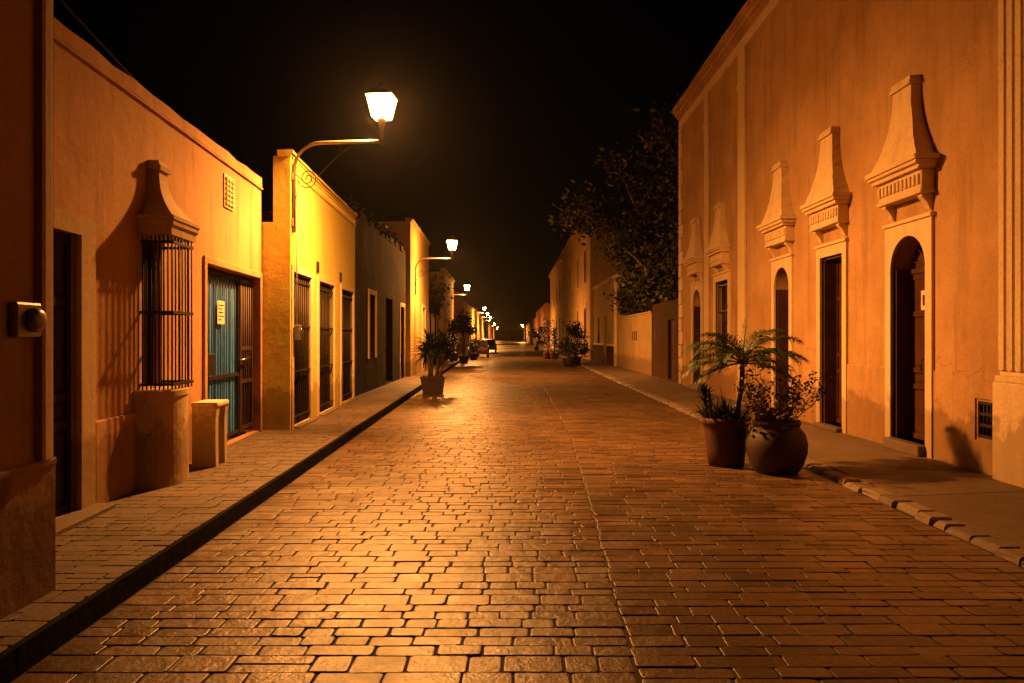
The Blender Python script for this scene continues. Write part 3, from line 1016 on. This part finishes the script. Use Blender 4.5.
# ------------------------------------------------------------------ street lamps
def make_lamp():
    r = thing('street_lamp', '', 'street lamp', (0, 0, 0), 0, 'wall lanterns along the street')
    mb = MB()
    P = [(.03, 0, 3.2), (.03, 0, 4.22)]
    for k in range(1, 9):
        t = PI / 2 * k / 8
        P.append((.03 + .44 * (1 - math.cos(t)), 0, 4.22 + .43 * math.sin(t)))
    P += [(1.0, 0, 4.65), (1.47, 0, 4.65)]
    mb.tube(P, .03, 10)
    mb.box(0, .035, -.06, .06, 3.3, 3.42, .006); mb.box(0, .035, -.06, .06, 4.05, 4.17, .006)
    mb.build('arm', 'galv', r)
    mb = MB()
    S = []
    for k in range(44):
        a = k / 43 * 4.2 * PI
        rad = .02 + .15 * (1 - k / 43)
        S.append((.26 + rad * math.cos(a + PI), 0, 4.08 + rad * math.sin(a + PI)))
    mb.tube(S, .009, 6)
    mb.tube([(.06, 0, 3.75), (.1, 0, 3.9), (.09, 0, 4.08)], .009, 6)
    mb.tube([(.43, 0, 4.1), (.62, 0, 4.3), (.85, 0, 4.5), (1.02, 0, 4.62)], .009, 6)
    mb.tube([(.86 + .07 * math.cos(k / 12 * 2 * PI), 0, 4.56 + .07 * math.sin(k / 12 * 2 * PI)) for k in range(13)], .008, 6)
    mb.build('scroll', 'iron', r)
    lx = 1.49
    mb = MB()
    mb.lathe([(.035, 4.60), (.045, 4.66), (.03, 4.70), (.03, 4.80), (.04, 4.85), (.05, 4.9), (.06, 4.95), (.075, 5.0), (.075, 5.012)], lx, 0, 16)
    mb.build('lamp_holder', 'iron', r)
    g = MB()
    z0, z1, a, c = 5.02, 5.35, .125, .195
    q = [(-1, -1), (1, -1), (1, 1), (-1, 1)]
    for i in range(4):
        j = (i + 1) % 4
        pass
        g.face([(lx + q[i][0] * a, q[i][1] * a, z0), (lx + q[j][0] * a, q[j][1] * a, z0), (lx + q[j][0] * c, q[j][1] * c, z1), (lx + q[i][0] * c, q[i][1] * c, z1)])
    gl = g.build('lamp_glass', 'glow', r)
    f = MB()
    for i in range(4):
        f.tube([(lx + q[i][0] * (a + .004), q[i][1] * (a + .004), z0), (lx + q[i][0] * (c + .004), q[i][1] * (c + .004), z1)], .007, 6)
    f.build('lantern_frame', 'iron', gl)
    f = MB()
    f.loft([[(lx + x * k, y * k, z) for x, y in q] for k, z in ((.22, 5.355), (.22, 5.37), (.15, 5.43), (.09, 5.48), (.07, 5.49), (.07, 5.52), (.03, 5.55), (.02, 5.6))])
    f.build('lantern_cap', 'iron', r)
    ld = bpy.data.lights.new('bulb', 'SPOT')
    ld.energy = BULB; ld.color = SODIUM; ld.spot_size = math.radians(178); ld.spot_blend = 1.0; ld.shadow_soft_size = .09
    lo = bpy.data.objects.new('bulb', ld); COL.objects.link(lo); lo.parent = r
    lo.location = (lx, 0, 5.19); lo.rotation_euler = (math.radians(4), math.radians(-13), 0)
    return r
lamp0 = make_lamp()
lamp_spots = [((-3.66, 12.22, 0), -6, 'nearest wall lantern, glowing above the corner of the yellow house'),
              ((-4.10, 30.1, 0), 1.5, 'second wall lantern, glowing on the tall pale house behind the potted palm'),
              ((-5.22, 56, 0), 0, 'third wall lantern, glowing past the cream house on the reddish house'),
              ((-5.74, 98, 0), .6, 'fourth wall lantern in the row, glowing on the ochre terrace'),
              ((-6.25, 121, 0), .9, 'wall lantern between the ochre terrace and the small glow beyond it'),
              ((3.15, 240, 0), 180, 'only wall lantern on the right side, a tiny glow at the street end'),
              ((-6.66, 145, 0), 1, 'small glowing wall lantern at the far end of the pale terrace'),
              ((-7.9, 212, 0), 1, 'tiny glowing wall lantern on the distant terrace, before the farthest one'),
              ((-9.2, 296, 0), 1, 'farthest tiny glowing wall lantern at the street end')]
far_bulb = bpy.data.lights['bulb'].copy(); far_bulb.name = 'far_bulb'; far_bulb.energy = BULB * 2.2
for i, (p, rz, lb) in enumerate(lamp_spots):
    o = lamp0 if i == 0 else copy_tree(lamp0)
    o.location = p; o.rotation_euler = (0, 0, math.radians(rz)); o['label'] = lb
    if i >= 3:
        for ch in o.children:
            if ch.type == 'LIGHT':
                ch.data = far_bulb

# electric meter on the brown house
t = thing('electric_meter', 'round glass electric meter on brown wall at the left edge', 'meter', (-2.75, 4.05, 1.49))
mb = MB(); mb.box(0, .05, 0, .22, .01, .2, .012); mb.build('box', 'metalbox', t)
mb = MB()
mb.loft([[(x, .13 + rr * .68 * math.cos(2 * PI * k / 20), .105 + rr * .68 * math.sin(2 * PI * k / 20)) for k in range(20)] for x, rr in ((.05, .1), (.075, .1), (.095, .085), (.105, .05), (.107, .015))], True, True)
mb.build('glass_dome', 'metalbox', t)

# overhead cable above the orange house
mb = MB()
def cable(p, q, sag, n=16):
    p, q = Vector(p), Vector(q)
    return [tuple(p.lerp(q, k / n) - Vector((0, 0, sag * 4 * (k / n) * (1 - k / n)))) for k in range(n + 1)]
mb.tube(cable((-3.9, 8.05, 4.05), (-4.6, 6.0, 5.3), .05), .012, 6)
tag(mb.build('overhead_cable', 'cable'), 'thin dark cable rising from the orange house parapet into the sky', 'cable')

# ------------------------------------------------------------------ plants
def frond(path_fn, L, leafL, n, w=.022, droop=.25):
    """palm frond along a curve; leaflets on both sides"""
    mb = MB()
    pts = [path_fn(i / 14) for i in range(15)]
    mb.tube(pts, [.013 * (1 - .75 * i / 14) for i in range(15)], 5)
    for i in range(n):
        t = .16 + .84 * (i + .5) / n
        p = Vector(path_fn(t)); q = Vector(path_fn(min(t + .03, 1.03)))
        d = (q - p).normalized()
        side = d.cross(Vector((0, 0, 1)))
        if side.length < .05:
            side = Vector((1, 0, 0))
        side.normalize()
        up = side.cross(d)
        ll = leafL * (math.sin(PI * (.18 + .74 * t)) ** .8) * random.uniform(.85, 1.1)
        for s in (-1, 1):
            dirv = (d * .75 + side * s * random.uniform(.75, 1.0) + up * random.uniform(.0, .35)).normalized()
            m = p + dirv * ll * .5
            e = p + dirv * ll - Vector((0, 0, droop * ll * random.uniform(.6, 1.5)))
            wv = d * w * random.uniform(.8, 1.2)
            a1, a2 = mb.v(tuple(p - wv * .3)), mb.v(tuple(p + wv * .3))
            b1, b2 = mb.v(tuple(m - wv * .5)), mb.v(tuple(m + wv * .5))
            c = mb.v(tuple(e))
            mb.bm.faces.new((a1, a2, b2, b1)); mb.bm.faces.new((b1, b2, c))
    return mb

def arc_path(o, az, el, L, bend):
    o = Vector(o)
    def f(t):
        a = el - bend * t * t * .6 - bend * t * .4
        # integrate roughly
        x = z = 0; k = 10
        for i in range(k):
            tt = t * (i + .5) / k
            aa = el - bend * tt
            x += math.cos(aa) * L * t / k; z += math.sin(aa) * L * t / k
        return tuple(o + Vector((math.cos(az) * x, math.sin(az) * x, z)))
    return f

def blade(mb, o, az, el, L, bend, w):
    """one long pointed strap leaf"""
    f = arc_path(o, az, el, L, bend)
    side = Vector((-math.sin(az), math.cos(az), 0))
    prev = None
    for i in range(8):
        t = i / 7
        p = Vector(f(t)); ww = w * (1 - t) ** .6 * (.7 + .6 * math.sin(PI * min(t * 1.3, 1)))
        cur = (mb.v(tuple(p - side * ww)), mb.v(tuple(p + Vector((0, 0, -ww * .5)))), mb.v(tuple(p + side * ww)))
        if prev:
            mb.bm.faces.new((prev[0], prev[1], cur[1], cur[0])); mb.bm.faces.new((prev[1], prev[2], cur[2], cur[1]))
        prev = cur

def leaf_quad(mb, p, s, nrm=None):
    a = random.uniform(0, 2 * PI); e = random.uniform(-.9, .9)
    d = Vector((math.cos(a) * math.cos(e), math.sin(a) * math.cos(e), math.sin(e)))
    sd = d.cross(Vector((random.uniform(-1, 1), random.uniform(-1, 1), random.uniform(-.3, 1)))).normalized()
    p = Vector(p)
    vs = [mb.v(tuple(p)), mb.v(tuple(p + d * s * .5 + sd * s * .27)), mb.v(tuple(p + d * s)), mb.v(tuple(p + d * s * .5 - sd * s * .27))]
    mb.bm.faces.new(vs)

def lathe_obj(name, prof, mat, parent, n=32):
    mb = MB(); mb.lathe(prof, 0, 0, n); return mb.build(name, mat, parent)

def soil(parent, r, z):
    mb = MB()
    n = 20
    mb.loft([[(rr * math.cos(2 * PI * k / n), rr * math.sin(2 * PI * k / n), z + h + random.uniform(-.01, .01)) for k in range(n)] for rr, h in ((r, -.03), (r * .97, 0), (r * .5, .03), (r * .1, .035))])
    return mb.build('soil', 'soil', parent)

# potted palm, right kerb
t = thing('potted_palm', 'arching palm in a tall terracotta tub on the right of the road', 'potted palm', (2.66, 9.55, ROAD_Z))
lathe_obj('pot', [(.2, 0), (.225, .01), (.245, .2), (.275, .45), (.285, .52), (.305, .53), (.31, .6), (.29, .61), (.275, .6), (.265, .54), (.05, .53)], 'terracotta', t)
soil(t, .27, .58)
mb = MB()
mb.tube([(.1, -.02, .55), (.15, -.03, .75), (.19, -.03, 1.0), (.2, -.03, 1.2), (.2, -.03, 1.3)], [.042, .034, .03, .032, .026], 10)
mb.build('trunk', 'bark', t)
fr = [(PI * 1.0, 1.05, .9, 1.7), (PI * 1.08, .6, .85, 1.3), (PI * .92, .25, .8, .9), (.08, 1.1, .95, 1.5), (-.1, .65, .9, 1.2), (.25, .3, .8, .9), (PI * 1.3, .8, .8, 1.5), (PI * .72, .9, .8, 1.5), (-.55, .8, .8, 1.5), (PI * .5, .95, .7, 1.5), (PI * 1.55, .6, .7, 1.3), (.8, .8, .8, 1.5), (PI * .97, -.1, .68, .6), (-.05, .0, .7, .6), (PI * 1.15, 1.25, .8, 1.4), (.4, 1.3, .8, 1.3)]
for az, el, L, bd in fr:
    frond(arc_path((.2, -.03, 1.3), az, el, L * .92, bd), L, .30, 52, .014, .3).build('frond', 'palm', t, fix=False)
frond(arc_path((.2, -.03, 1.27), .4, 1.5, .62, .1), .6, .12, 16, .015, .0).build('frond', 'palm', t, fix=False)
mb = MB()
for i in range(170):
    a = random.uniform(0, 2 * PI); rr = random.uniform(.02, .27)
    blade(mb, (rr * math.cos(a), rr * math.sin(a), .58), a + random.uniform(-.6, .6), random.uniform(.7, 1.5), random.uniform(.18, .38), random.uniform(.6, 1.8), random.uniform(.008, .016))
mb.build('grass_tuft', 'leaf', t, fix=False)
mb = MB()
for i in range(90):
    h = random.uniform(.62, 1.0); a = random.uniform(0, 2 * PI)
    blade(mb, (-.24 - .12 * (h - .6), -.02, h), a, random.uniform(.1, 1.4), random.uniform(.14, .24), random.uniform(.2, .9), .013)
mb.tube([(-.17, 0, .56), (-.22, 0, .95)], .02, 8)
mb.build('spiky_shoot', 'leaf', t, fix=False)
mb = MB()
for i in range(16):
    a = random.uniform(0, 2 * PI)
    blade(mb, (.02, .05, .58), a, random.uniform(.7, 1.5), random.uniform(.3, .5), random.uniform(.1, .5), .016)
mb.build('agave_rosette', 'leaf', t, fix=False)

t = thing('potted_shrub', 'twiggy flowering shrub in a round bulging dark jar beside the palm', 'potted shrub', (3.13, 9.05, ROAD_Z))
lathe_obj('pot', [(.22, 0), (.25, .01), (.31, .1), (.355, .25), (.36, .36), (.33, .47), (.275, .54), (.255, .56), (.275, .58), (.285, .61), (.265, .62), (.25, .6), (.24, .56), (.05, .55)], 'darkpot', t)
soil(t, .24, .59)
mb = MB(); lf = MB()
def twig(p, d, L, r, dep):
    p = Vector(p); d = d.normalized(); pts = [tuple(p)]
    q = p
    for k in range(4):
        d = (d + Vector((random.uniform(-.3, .3), random.uniform(-.3, .3), random.uniform(-.05, .2)))).normalized()
        q = q + d * L / 4; pts.append(tuple(q))
        for _ in range(3 if dep else 5):
            if random.random() < .7:
                leaf_quad(lf, q + Vector([random.uniform(-.05, .05) for _k in range(3)]), random.uniform(.03, .06))
        if dep < 2 and k > 0 and random.random() < .7:
            twig(q, d + Vector((random.uniform(-1, 1), random.uniform(-1, 1), random.uniform(-.2, .6))), L * .6, r * .6, dep + 1)
    mb.tube(pts, [r, r * .85, r * .7, r * .55, r * .4], 5)
for i in range(14):
    a = random.uniform(0, 2 * PI)
    twig((.1 * math.cos(a), .1 * math.sin(a), .57), Vector((math.cos(a) * .8, math.sin(a) * .8, random.uniform(.7, 1.5))), random.uniform(.28, .46), .007, 0)
twig((.1, 0, .57), Vector((1, .1, .45)), .55, .008, 0)
twig((.12, .05, .57), Vector((1, .1, .8)), .5, .008, 0)
twig((-.05, 0, .57), Vector((-.2, .1, 1.4)), .6, .008, 0)
mb.build('stems', 'bark', t)
lf.build('leaves', 'leaf', t, fix=False)
mb = MB()
for i in range(420):
    a = random.uniform(0, 2 * PI); rr = random.uniform(0, .34)
    leaf_quad(mb, (-.08 + rr * math.cos(a), rr * math.sin(a), random.uniform(.52, .80)), random.uniform(.035, .085))
mb.build('ground_leaves', 'croton', t, fix=False)

# big fan-leaved plant in a square tub by the left kerb
def yucca(name, label, loc, h, mats, group=None, n=5, seed=1, square=True):
    random.seed(seed)
    t = thing(name, label, 'potted plant', loc, random.uniform(-.2, .2), group)
    mb = MB()
    if square:
        mb.loft([[(x * k, y * k, z) for x, y in ((-1, -1), (1, -1), (1, 1), (-1, 1))] for k, z in ((.27, 0), (.33, .45), (.35, .45), (.35, .5), (.31, .5), (.3, .44))])
        mb.build('pot', mats, t)
        soil(t, .29, .47)
    else:
        lathe_obj('pot', [(.2, 0), (.26, .15), (.31, .42), (.33, .48), (.29, .48), (.28, .42), (.05, .42)], mats, t)
        soil(t, .27, .45)
    tr = MB(); lv = MB()
    heads = []
    for i in range(n):
        a = 2 * PI * i / n + random.uniform(-.3, .3)
        hh = h * random.uniform(.55, .9)
        e = (.36 * math.cos(a) * random.uniform(.5, 1.3), .36 * math.sin(a) * random.uniform(.5, 1.3), hh)
        tr.tube([(.12 * math.cos(a), .12 * math.sin(a), .4), (e[0] * .6, e[1] * .6, hh * .65), e], [.05, .04, .035], 8)
        heads.append(e)
    for e in heads:
        for k in range(58):
            blade(lv, e, random.uniform(0, 2 * PI), random.uniform(-.7, 1.45), random.uniform(.4, .72), random.uniform(.2, 1.3), random.uniform(.02, .032))
    tr.build('trunk', 'bark', t); lv.build('foliage', 'leaf', t, fix=False)
    return t
yucca('potted_yucca', 'dark bushy yucca in a red square tub at the left kerb', (-2.42, 21.6, ROAD_Z), 1.95, 'darkpot', seed=5, n=7)
random.seed(21)

def bush(name, label, loc, r, h, pot='darkpot', n=900, leaf='leaf', group=None, ls=.11, z0=.55):
    t = thing(name, label, 'potted plant', loc, 0, group)
    lathe_obj('pot', [(.22, 0), (.28, .15), (.33, .42), (.35, .48), (.31, .48), (.3, .42), (.05, .42)], pot, t, 20)
    tr = MB(); lv = MB()
    cl = []
    for i in range(9):
        a = random.uniform(0, 2 * PI); rr = r * random.uniform(.2, .75)
        c = (rr * math.cos(a), rr * math.sin(a), random.uniform(z0 + .25, h * .86))
        tr.tube([(0, 0, .4), (c[0] * .4, c[1] * .4, .4 + (c[2] - .4) * .6), c], [.03, .02, .008], 6)
        cl.append((c, r * random.uniform(.3, .5)))
    for i in range(n):
        c, q = random.choice(cl)
        v = Vector((random.gauss(0, .5), random.gauss(0, .5), random.gauss(0, .45))) * q
        leaf_quad(lv, Vector(c) + v, ls * random.uniform(.7, 1.4))
    tr.build('stems', 'bark', t); lv.build('foliage', leaf, t, fix=False)
    return t
bush('potted_bush', 'large dark bush in a tub on the right kerb before the big hall', (3.45, 44.0, ROAD_Z), 1.0, 2.5, n=1400, ls=.15)
bush('potted_bush', 'low dark bush in a pot in front of the taller kerb bush', (2.85, 41.5, ROAD_Z), .7, 1.35, n=900, ls=.12)
bush('potted_bush', 'round dark tree in a tub near the cream house', (-3.3, 46.5, ROAD_Z), 1.0, 3.3, n=1600, ls=.16, z0=1.6)
bush('potted_bush', 'low leafy pot beside the string lights on the left', (-3.1, 53.5, ROAD_Z), .6, 1.3, n=600, ls=.12)
bush('potted_bush', 'green potted tree far along the right kerb', (2.4, 92, ROAD_Z), 1.2, 3.0, n=1000, ls=.22)
bush('potted_bush', 'small dark pot plant by the parked maroon car', (-3.6, 66.5, ROAD_Z), .8, 1.8, n=700, ls=.15)

def lit_plant(name, label, loc, h, r, reds, nl):
    t = thing(name, label, 'lit plant', loc)
    lathe_obj('pot', [(.25, 0), (.3, .15), (.34, .42), (.37, .48), (.31, .48), (.05, .42)], 'terracotta', t, 20)
    mb = MB(); mb.tube([(0, 0, .4), (.03, 0, h * .6), (0, .02, h)], [.06, .045, .02], 8); mb.build('trunk', 'bark', t)
    lv = MB()
    for i in range(260):
        a = random.uniform(0, 2 * PI); rr = r * random.uniform(.1, 1)
        leaf_quad(lv, (rr * math.cos(a), rr * math.sin(a), h * random.uniform(.45, 1.05)), .16)
    lv.build('foliage', 'leaf', t, fix=False)
    sl = MB()
    for i in range(nl):
        u = i / nl
        a = u * 2 * PI * 7; rr = r * (.35 + .45 * math.sin(PI * u)) + .05
        x, y, z = rr * math.cos(a), rr * math.sin(a), .5 + (h - .4) * u
        sl.mi = 1 if random.random() < reds else 0
        s = .013
        sl.loft([[(x - s * k, y - s * k, zz), (x + s * k, y - s * k, zz), (x + s * k, y + s * k, zz), (x - s * k, y + s * k, zz)] for k, zz in ((.4, z - s), (1, z), (.4, z + s))])
    sl.build('string_lights', ['led_white', 'led_red'], t)
    return t
lit_plant('lit_potted_tree', 'slim potted tree wound with white string lights on the left pavement', (-4.05, 48.0, 0), 2.1, .22, .05, 30)
lit_plant('lit_potted_tree', 'potted tree wound with red and white string lights on the right kerb', (2.3, 56, ROAD_Z), 2.9, .42, .5, 52)
lit_plant('lit_potted_tree', 'slim post of white string lights beside the red lit tree', (2.75, 55, ROAD_Z), 2.2, .2, .2, 26)

# tree behind the garden wall
def tree(name, label, loc, H0, R0, stems, nleaf, ls, seed, bark='palebark', zlo=.35):
    random.seed(seed)
    t = thing(name, label, 'tree', loc)
    tr = MB(); lv = MB()
    tips = []
    def branch(p, d, L, r, dep):
        p = Vector(p); pts = [tuple(p)]; q = p
        n = 5
        for k in range(n):
            d = (d + Vector((random.gauss(0, .13), random.gauss(0, .13), random.gauss(.02, .08)))).normalized()
            q = q + d * (L / n); pts.append(tuple(q))
            if dep < 3 and k >= (2 if dep == 0 else 1) and random.random() < .8:
                s = Vector((random.uniform(-1, 1), random.uniform(-1, 1), random.uniform(-.15, .7)))
                branch(q, (d * .7 + s).normalized(), L * random.uniform(.4, .62), r * .5, dep + 1)
            if dep >= 2:
                tips.append(q.copy())
        tips.append(q.copy())
        tr.tube(pts, [r * (1 - .12 * k) for k in range(n + 1)], 7 if dep < 2 else 4)
    for (dx, dy, dz, L) in stems:
        branch((random.uniform(-.3, .3), random.uniform(-.3, .3), -.05), Vector((dx, dy, dz)), L, .11, 0)
    random.shuffle(tips); tips = tips[:int(len(tips) * .5)]
    for i in range(nleaf):
        p = random.choice(tips)
        if p.z < H0 * zlo * random.uniform(.6, 1.2):
            continue
        v = Vector((random.gauss(0, .34), random.gauss(0, .34), random.gauss(-.05, .27)))
        leaf_quad(lv, p + v, ls * random.uniform(.6, 1.4))
    tr.build('trunk', bark, t)
    lv.build('crown', 'treeleaf', t, fix=False)
    return t
tree('leafy_tree', 'tall dark open tree with thin pale stems behind the yellow garden wall', (7.5, 34.5, -.1), 10, 3.5,
     [(-.14, -.1, 1, 6.2), (-.02, .1, 1, 6.6), (.1, -.2, 1, 6.2), (-.24, .0, 1, 5.2), (.25, .1, 1, 5.6), (-.05, -.2, 1, 4.4), (-.34, .25, 1, 4.8), (-.3, .1, 1, 4.0)], 30000, .25, 4, zlo=.2)
tree('leafy_tree', 'second dark tree behind the dark red gate wall by the mansion', (8.2, 29.5, -.1), 8, 3,
     [(-.2, .1, 1, 4.0), (.15, .1, 1, 4.4), (-.3, -.2, 1, 3.6), (-.3, .3, 1, 3.0), (.1, -.3, 1, 2.6), (-.1, .5, 1, 2.8)], 12000, .2, 9, zlo=.2)
def shrub(label, loc, r, h, n, q=.38):
    t = thing('garden_shrub', label, 'shrub', loc)
    tr = MB(); lv = MB()
    cl = []
    for i in range(16):
        a = random.uniform(0, 2 * PI); rr = r * random.uniform(.1, .8)
        c = (rr * math.cos(a), rr * math.sin(a), random.uniform(.5, h * .88))
        tr.tube([(rr * .2 * math.cos(a), rr * .2 * math.sin(a), -.1), (c[0] * .5, c[1] * .5, c[2] * .6), c], [.05, .035, .01], 6)
        cl.append(c)
    for i in range(n):
        c = random.choice(cl)
        p = Vector(c) + Vector((random.gauss(0, q), random.gauss(0, .45), random.gauss(0, .4)))
        if p.x + loc[0] < 5.65 and p.z < 2.7:
            continue
        leaf_quad(lv, p, .24 * random.uniform(.6, 1.3))
    tr.build('stems', 'bark', t); lv.build('foliage', 'treeleaf', t, fix=False)
shrub('dense dark shrub behind the garden wall, next to the small yellow house', (6.9, 37.4, -.1), 1.1, 4.6, 6000)
shrub('leafy dark shrub hanging over the left end of the garden wall', (6.1, 38.0, -.1), .9, 5.0, 6500, .34)
shrub('dense dark shrub behind the middle of the garden wall', (7.0, 33.8, -.1), 1.2, 4.4, 6000)
shrub('dense dark shrub behind the gate wall end of the garden wall', (7.1, 30.6, -.1), 1.2, 4.2, 5000)
tree('leafy_tree', 'small dark tree showing above the low dim house on the left', (-6.4, 40.5, -.1), 6, 3,
     [(.12, .1, 1, 3.6), (-.15, .1, 1, 3.4), (.25, -.2, 1, 3.2)], 3500, .2, 12)
random.seed(33)
# weeds along the top of the rubble house
mb = MB()
for i in range(60):
    yy = random.uniform(19, 27.8)
    for k in range(14):
        leaf_quad(mb, (-4.3 + random.gauss(0, .08), yy + random.gauss(0, .12), 4.75 + abs(random.gauss(0, .16))), .11)
o = mb.build('wall_weeds', 'leaf', fix=False); o['kind'] = 'stuff'; tag(o, 'dark weeds growing along the top of the rubble house', 'weeds')

# ------------------------------------------------------------------ parked cars (far)
def car(label, paint, loc, rz):
    t = thing('parked_car', label, 'car', loc, rz, 'cars parked along the left kerb')
    mb = MB()
    W = .82
    low = [(-2.05, .28), (-2.1, .55), (-2.02, .82), (-1.2, .9), (1.05, .92), (1.85, .8), (2.08, .6), (2.05, .28)]
    mb.loft([[(s * w, y, z if k != 0 else z) for y, z in low] for s, w, k in ((-1, W - .06, 0), (-1, W, 1), (1, W, 1), (1, W - .06, 0))])
    cab = [(-1.75, .88), (-1.25, 1.38), (.25, 1.42), (1.05, .9)]
    mb.loft([[(s * (W - .06 - (.14 if z > 1 else 0)), y, z) for y, z in cab] for s in (-1, 1)])
    body = mb.build('body', paint, t)
    g = MB()
    g.hull([(-.6, -1.73, .93), (.6, -1.73, .93), (.52, -1.31, 1.34), (-.52, -1.31, 1.34)], [(-.6, -1.75, .93), (.6, -1.75, .93), (.52, -1.33, 1.345), (-.52, -1.33, 1.345)])
    g.build('rear_window', 'glassdark', t)
    g = MB()
    g.hull([(-.6, 1.03, .95), (.6, 1.03, .95), (.52, .33, 1.38), (-.52, .33, 1.38)], [(-.6, 1.05, .95), (.6, 1.05, .95), (.52, .35, 1.385), (-.52, .35, 1.385)])
    g.build('windscreen', 'glassdark', t)
    for s in (-1, 1):
        for yy in (-1.3, 1.3):
            w = MB(); w.tube([(s * (W - .18), yy, .31), (s * (W + .01), yy, .31)], .31, 18); wo = w.build('wheel', 'tyre', t)
            w = MB(); w.tube([(s * (W - .02), yy, .31), (s * (W + .018), yy, .31)], .19, 14); w.build('rim', 'chrome', wo)
        w = MB(); w.box(s * .68 - .1, s * .68 + .1, -2.12, -2.06, .62, .76, .01); w.build('tail_light', 'carred', t)
    return t
car('maroon car parked at the left kerb, seen from behind', 'carred', (-3.1, 61, ROAD_Z), .03)
car('dark car parked beyond the maroon one on the left', 'cardark', (-3.0, 80, ROAD_Z), .02)

# shop awning far right
t = thing('shop_awning', 'small red cloth awning over a lit shop front far down the right side', 'awning', (4.05, 118, 0))
mb = MB(); mb.hull([(0, 0, 3.2), (-1.4, 0, 2.6), (-1.4, 0, 2.3), (-1.36, 0, 2.3), (-1.36, 0, 2.55), (0, 0, 3.1)], [(0, 6, 3.2), (-1.4, 6, 2.6), (-1.4, 6, 2.3), (-1.36, 6, 2.3), (-1.36, 6, 2.55), (0, 6, 3.1)])
mb.build('cloth', 'awning', t)
mb = MB()
for yy in (.3, 2, 4, 5.7):
    mb.lathe([(.02, 2.1), (.09, 2.16), (.11, 2.24), (.06, 2.32)], -.8, yy, 10)
mb.build('shop_lamp', 'shopglow', t)

# ------------------------------------------------------------------ night sky
w = bpy.data.worlds.new('World'); scene.world = w; w.use_nodes = True
nt = w.node_tree
bg = nt.nodes['Background']
sky = nt.nodes.new('ShaderNodeTexSky'); sky.sky_type = 'NISHITA'; sky.sun_disc = False
sky.sun_elevation = math.radians(2); sky.sun_rotation = math.radians(0)
nt.links.new(sky.outputs[0], bg.inputs[0]); bg.inputs[1].default_value = .0002

# ------------------------------------------------------------------ thin volume added to stand in for lens bloom round the lamps
hm = bpy.data.materials.new('bloom_haze'); hm.use_nodes = True
hn = hm.node_tree
for n_ in list(hn.nodes):
    hn.nodes.remove(n_)
ho = hn.nodes.new('ShaderNodeOutputMaterial'); hv = hn.nodes.new('ShaderNodeVolumePrincipled')
hv.inputs['Color'].default_value = (.8, .8, .8, 1); hv.inputs['Density'].default_value = .0002; hv.inputs['Anisotropy'].default_value = .88
hn.links.new(hv.outputs[0], ho.inputs['Volume'])
M['bloom_haze'] = hm
mb = MB(); mb.box(-60, 60, -30, 340, -1.3, 13)
hz = mb.build('bloom_haze', 'bloom_haze'); hz['kind'] = 'stuff'

# ------------------------------------------------------------------ camera
cam = bpy.data.cameras.new('Camera'); co = bpy.data.objects.new('Camera', cam); COL.objects.link(co)
co.location = (0, 0, 1.5); co.rotation_euler = (PI / 2, 0, 0)
cam.sensor_width = 36; cam.lens = 750 / 1024 * 36
cam.shift_x = -(517 - 512) / 1024; cam.shift_y = -(341.5 - 337) / 1024
cam.clip_end = 3000
scene.camera = co

scene.view_settings.view_transform = 'Standard'; scene.view_settings.look = 'None'
scene.view_settings.exposure = 0; scene.view_settings.gamma = 1
c = scene.cycles
c.use_denoising = True
c.max_bounces = 6; c.diffuse_bounces = 2; c.glossy_bounces = 3
c.sample_clamp_indirect = 4; c.blur_glossy = 1.0
c.caustics_reflective = False; c.caustics_refractive = False
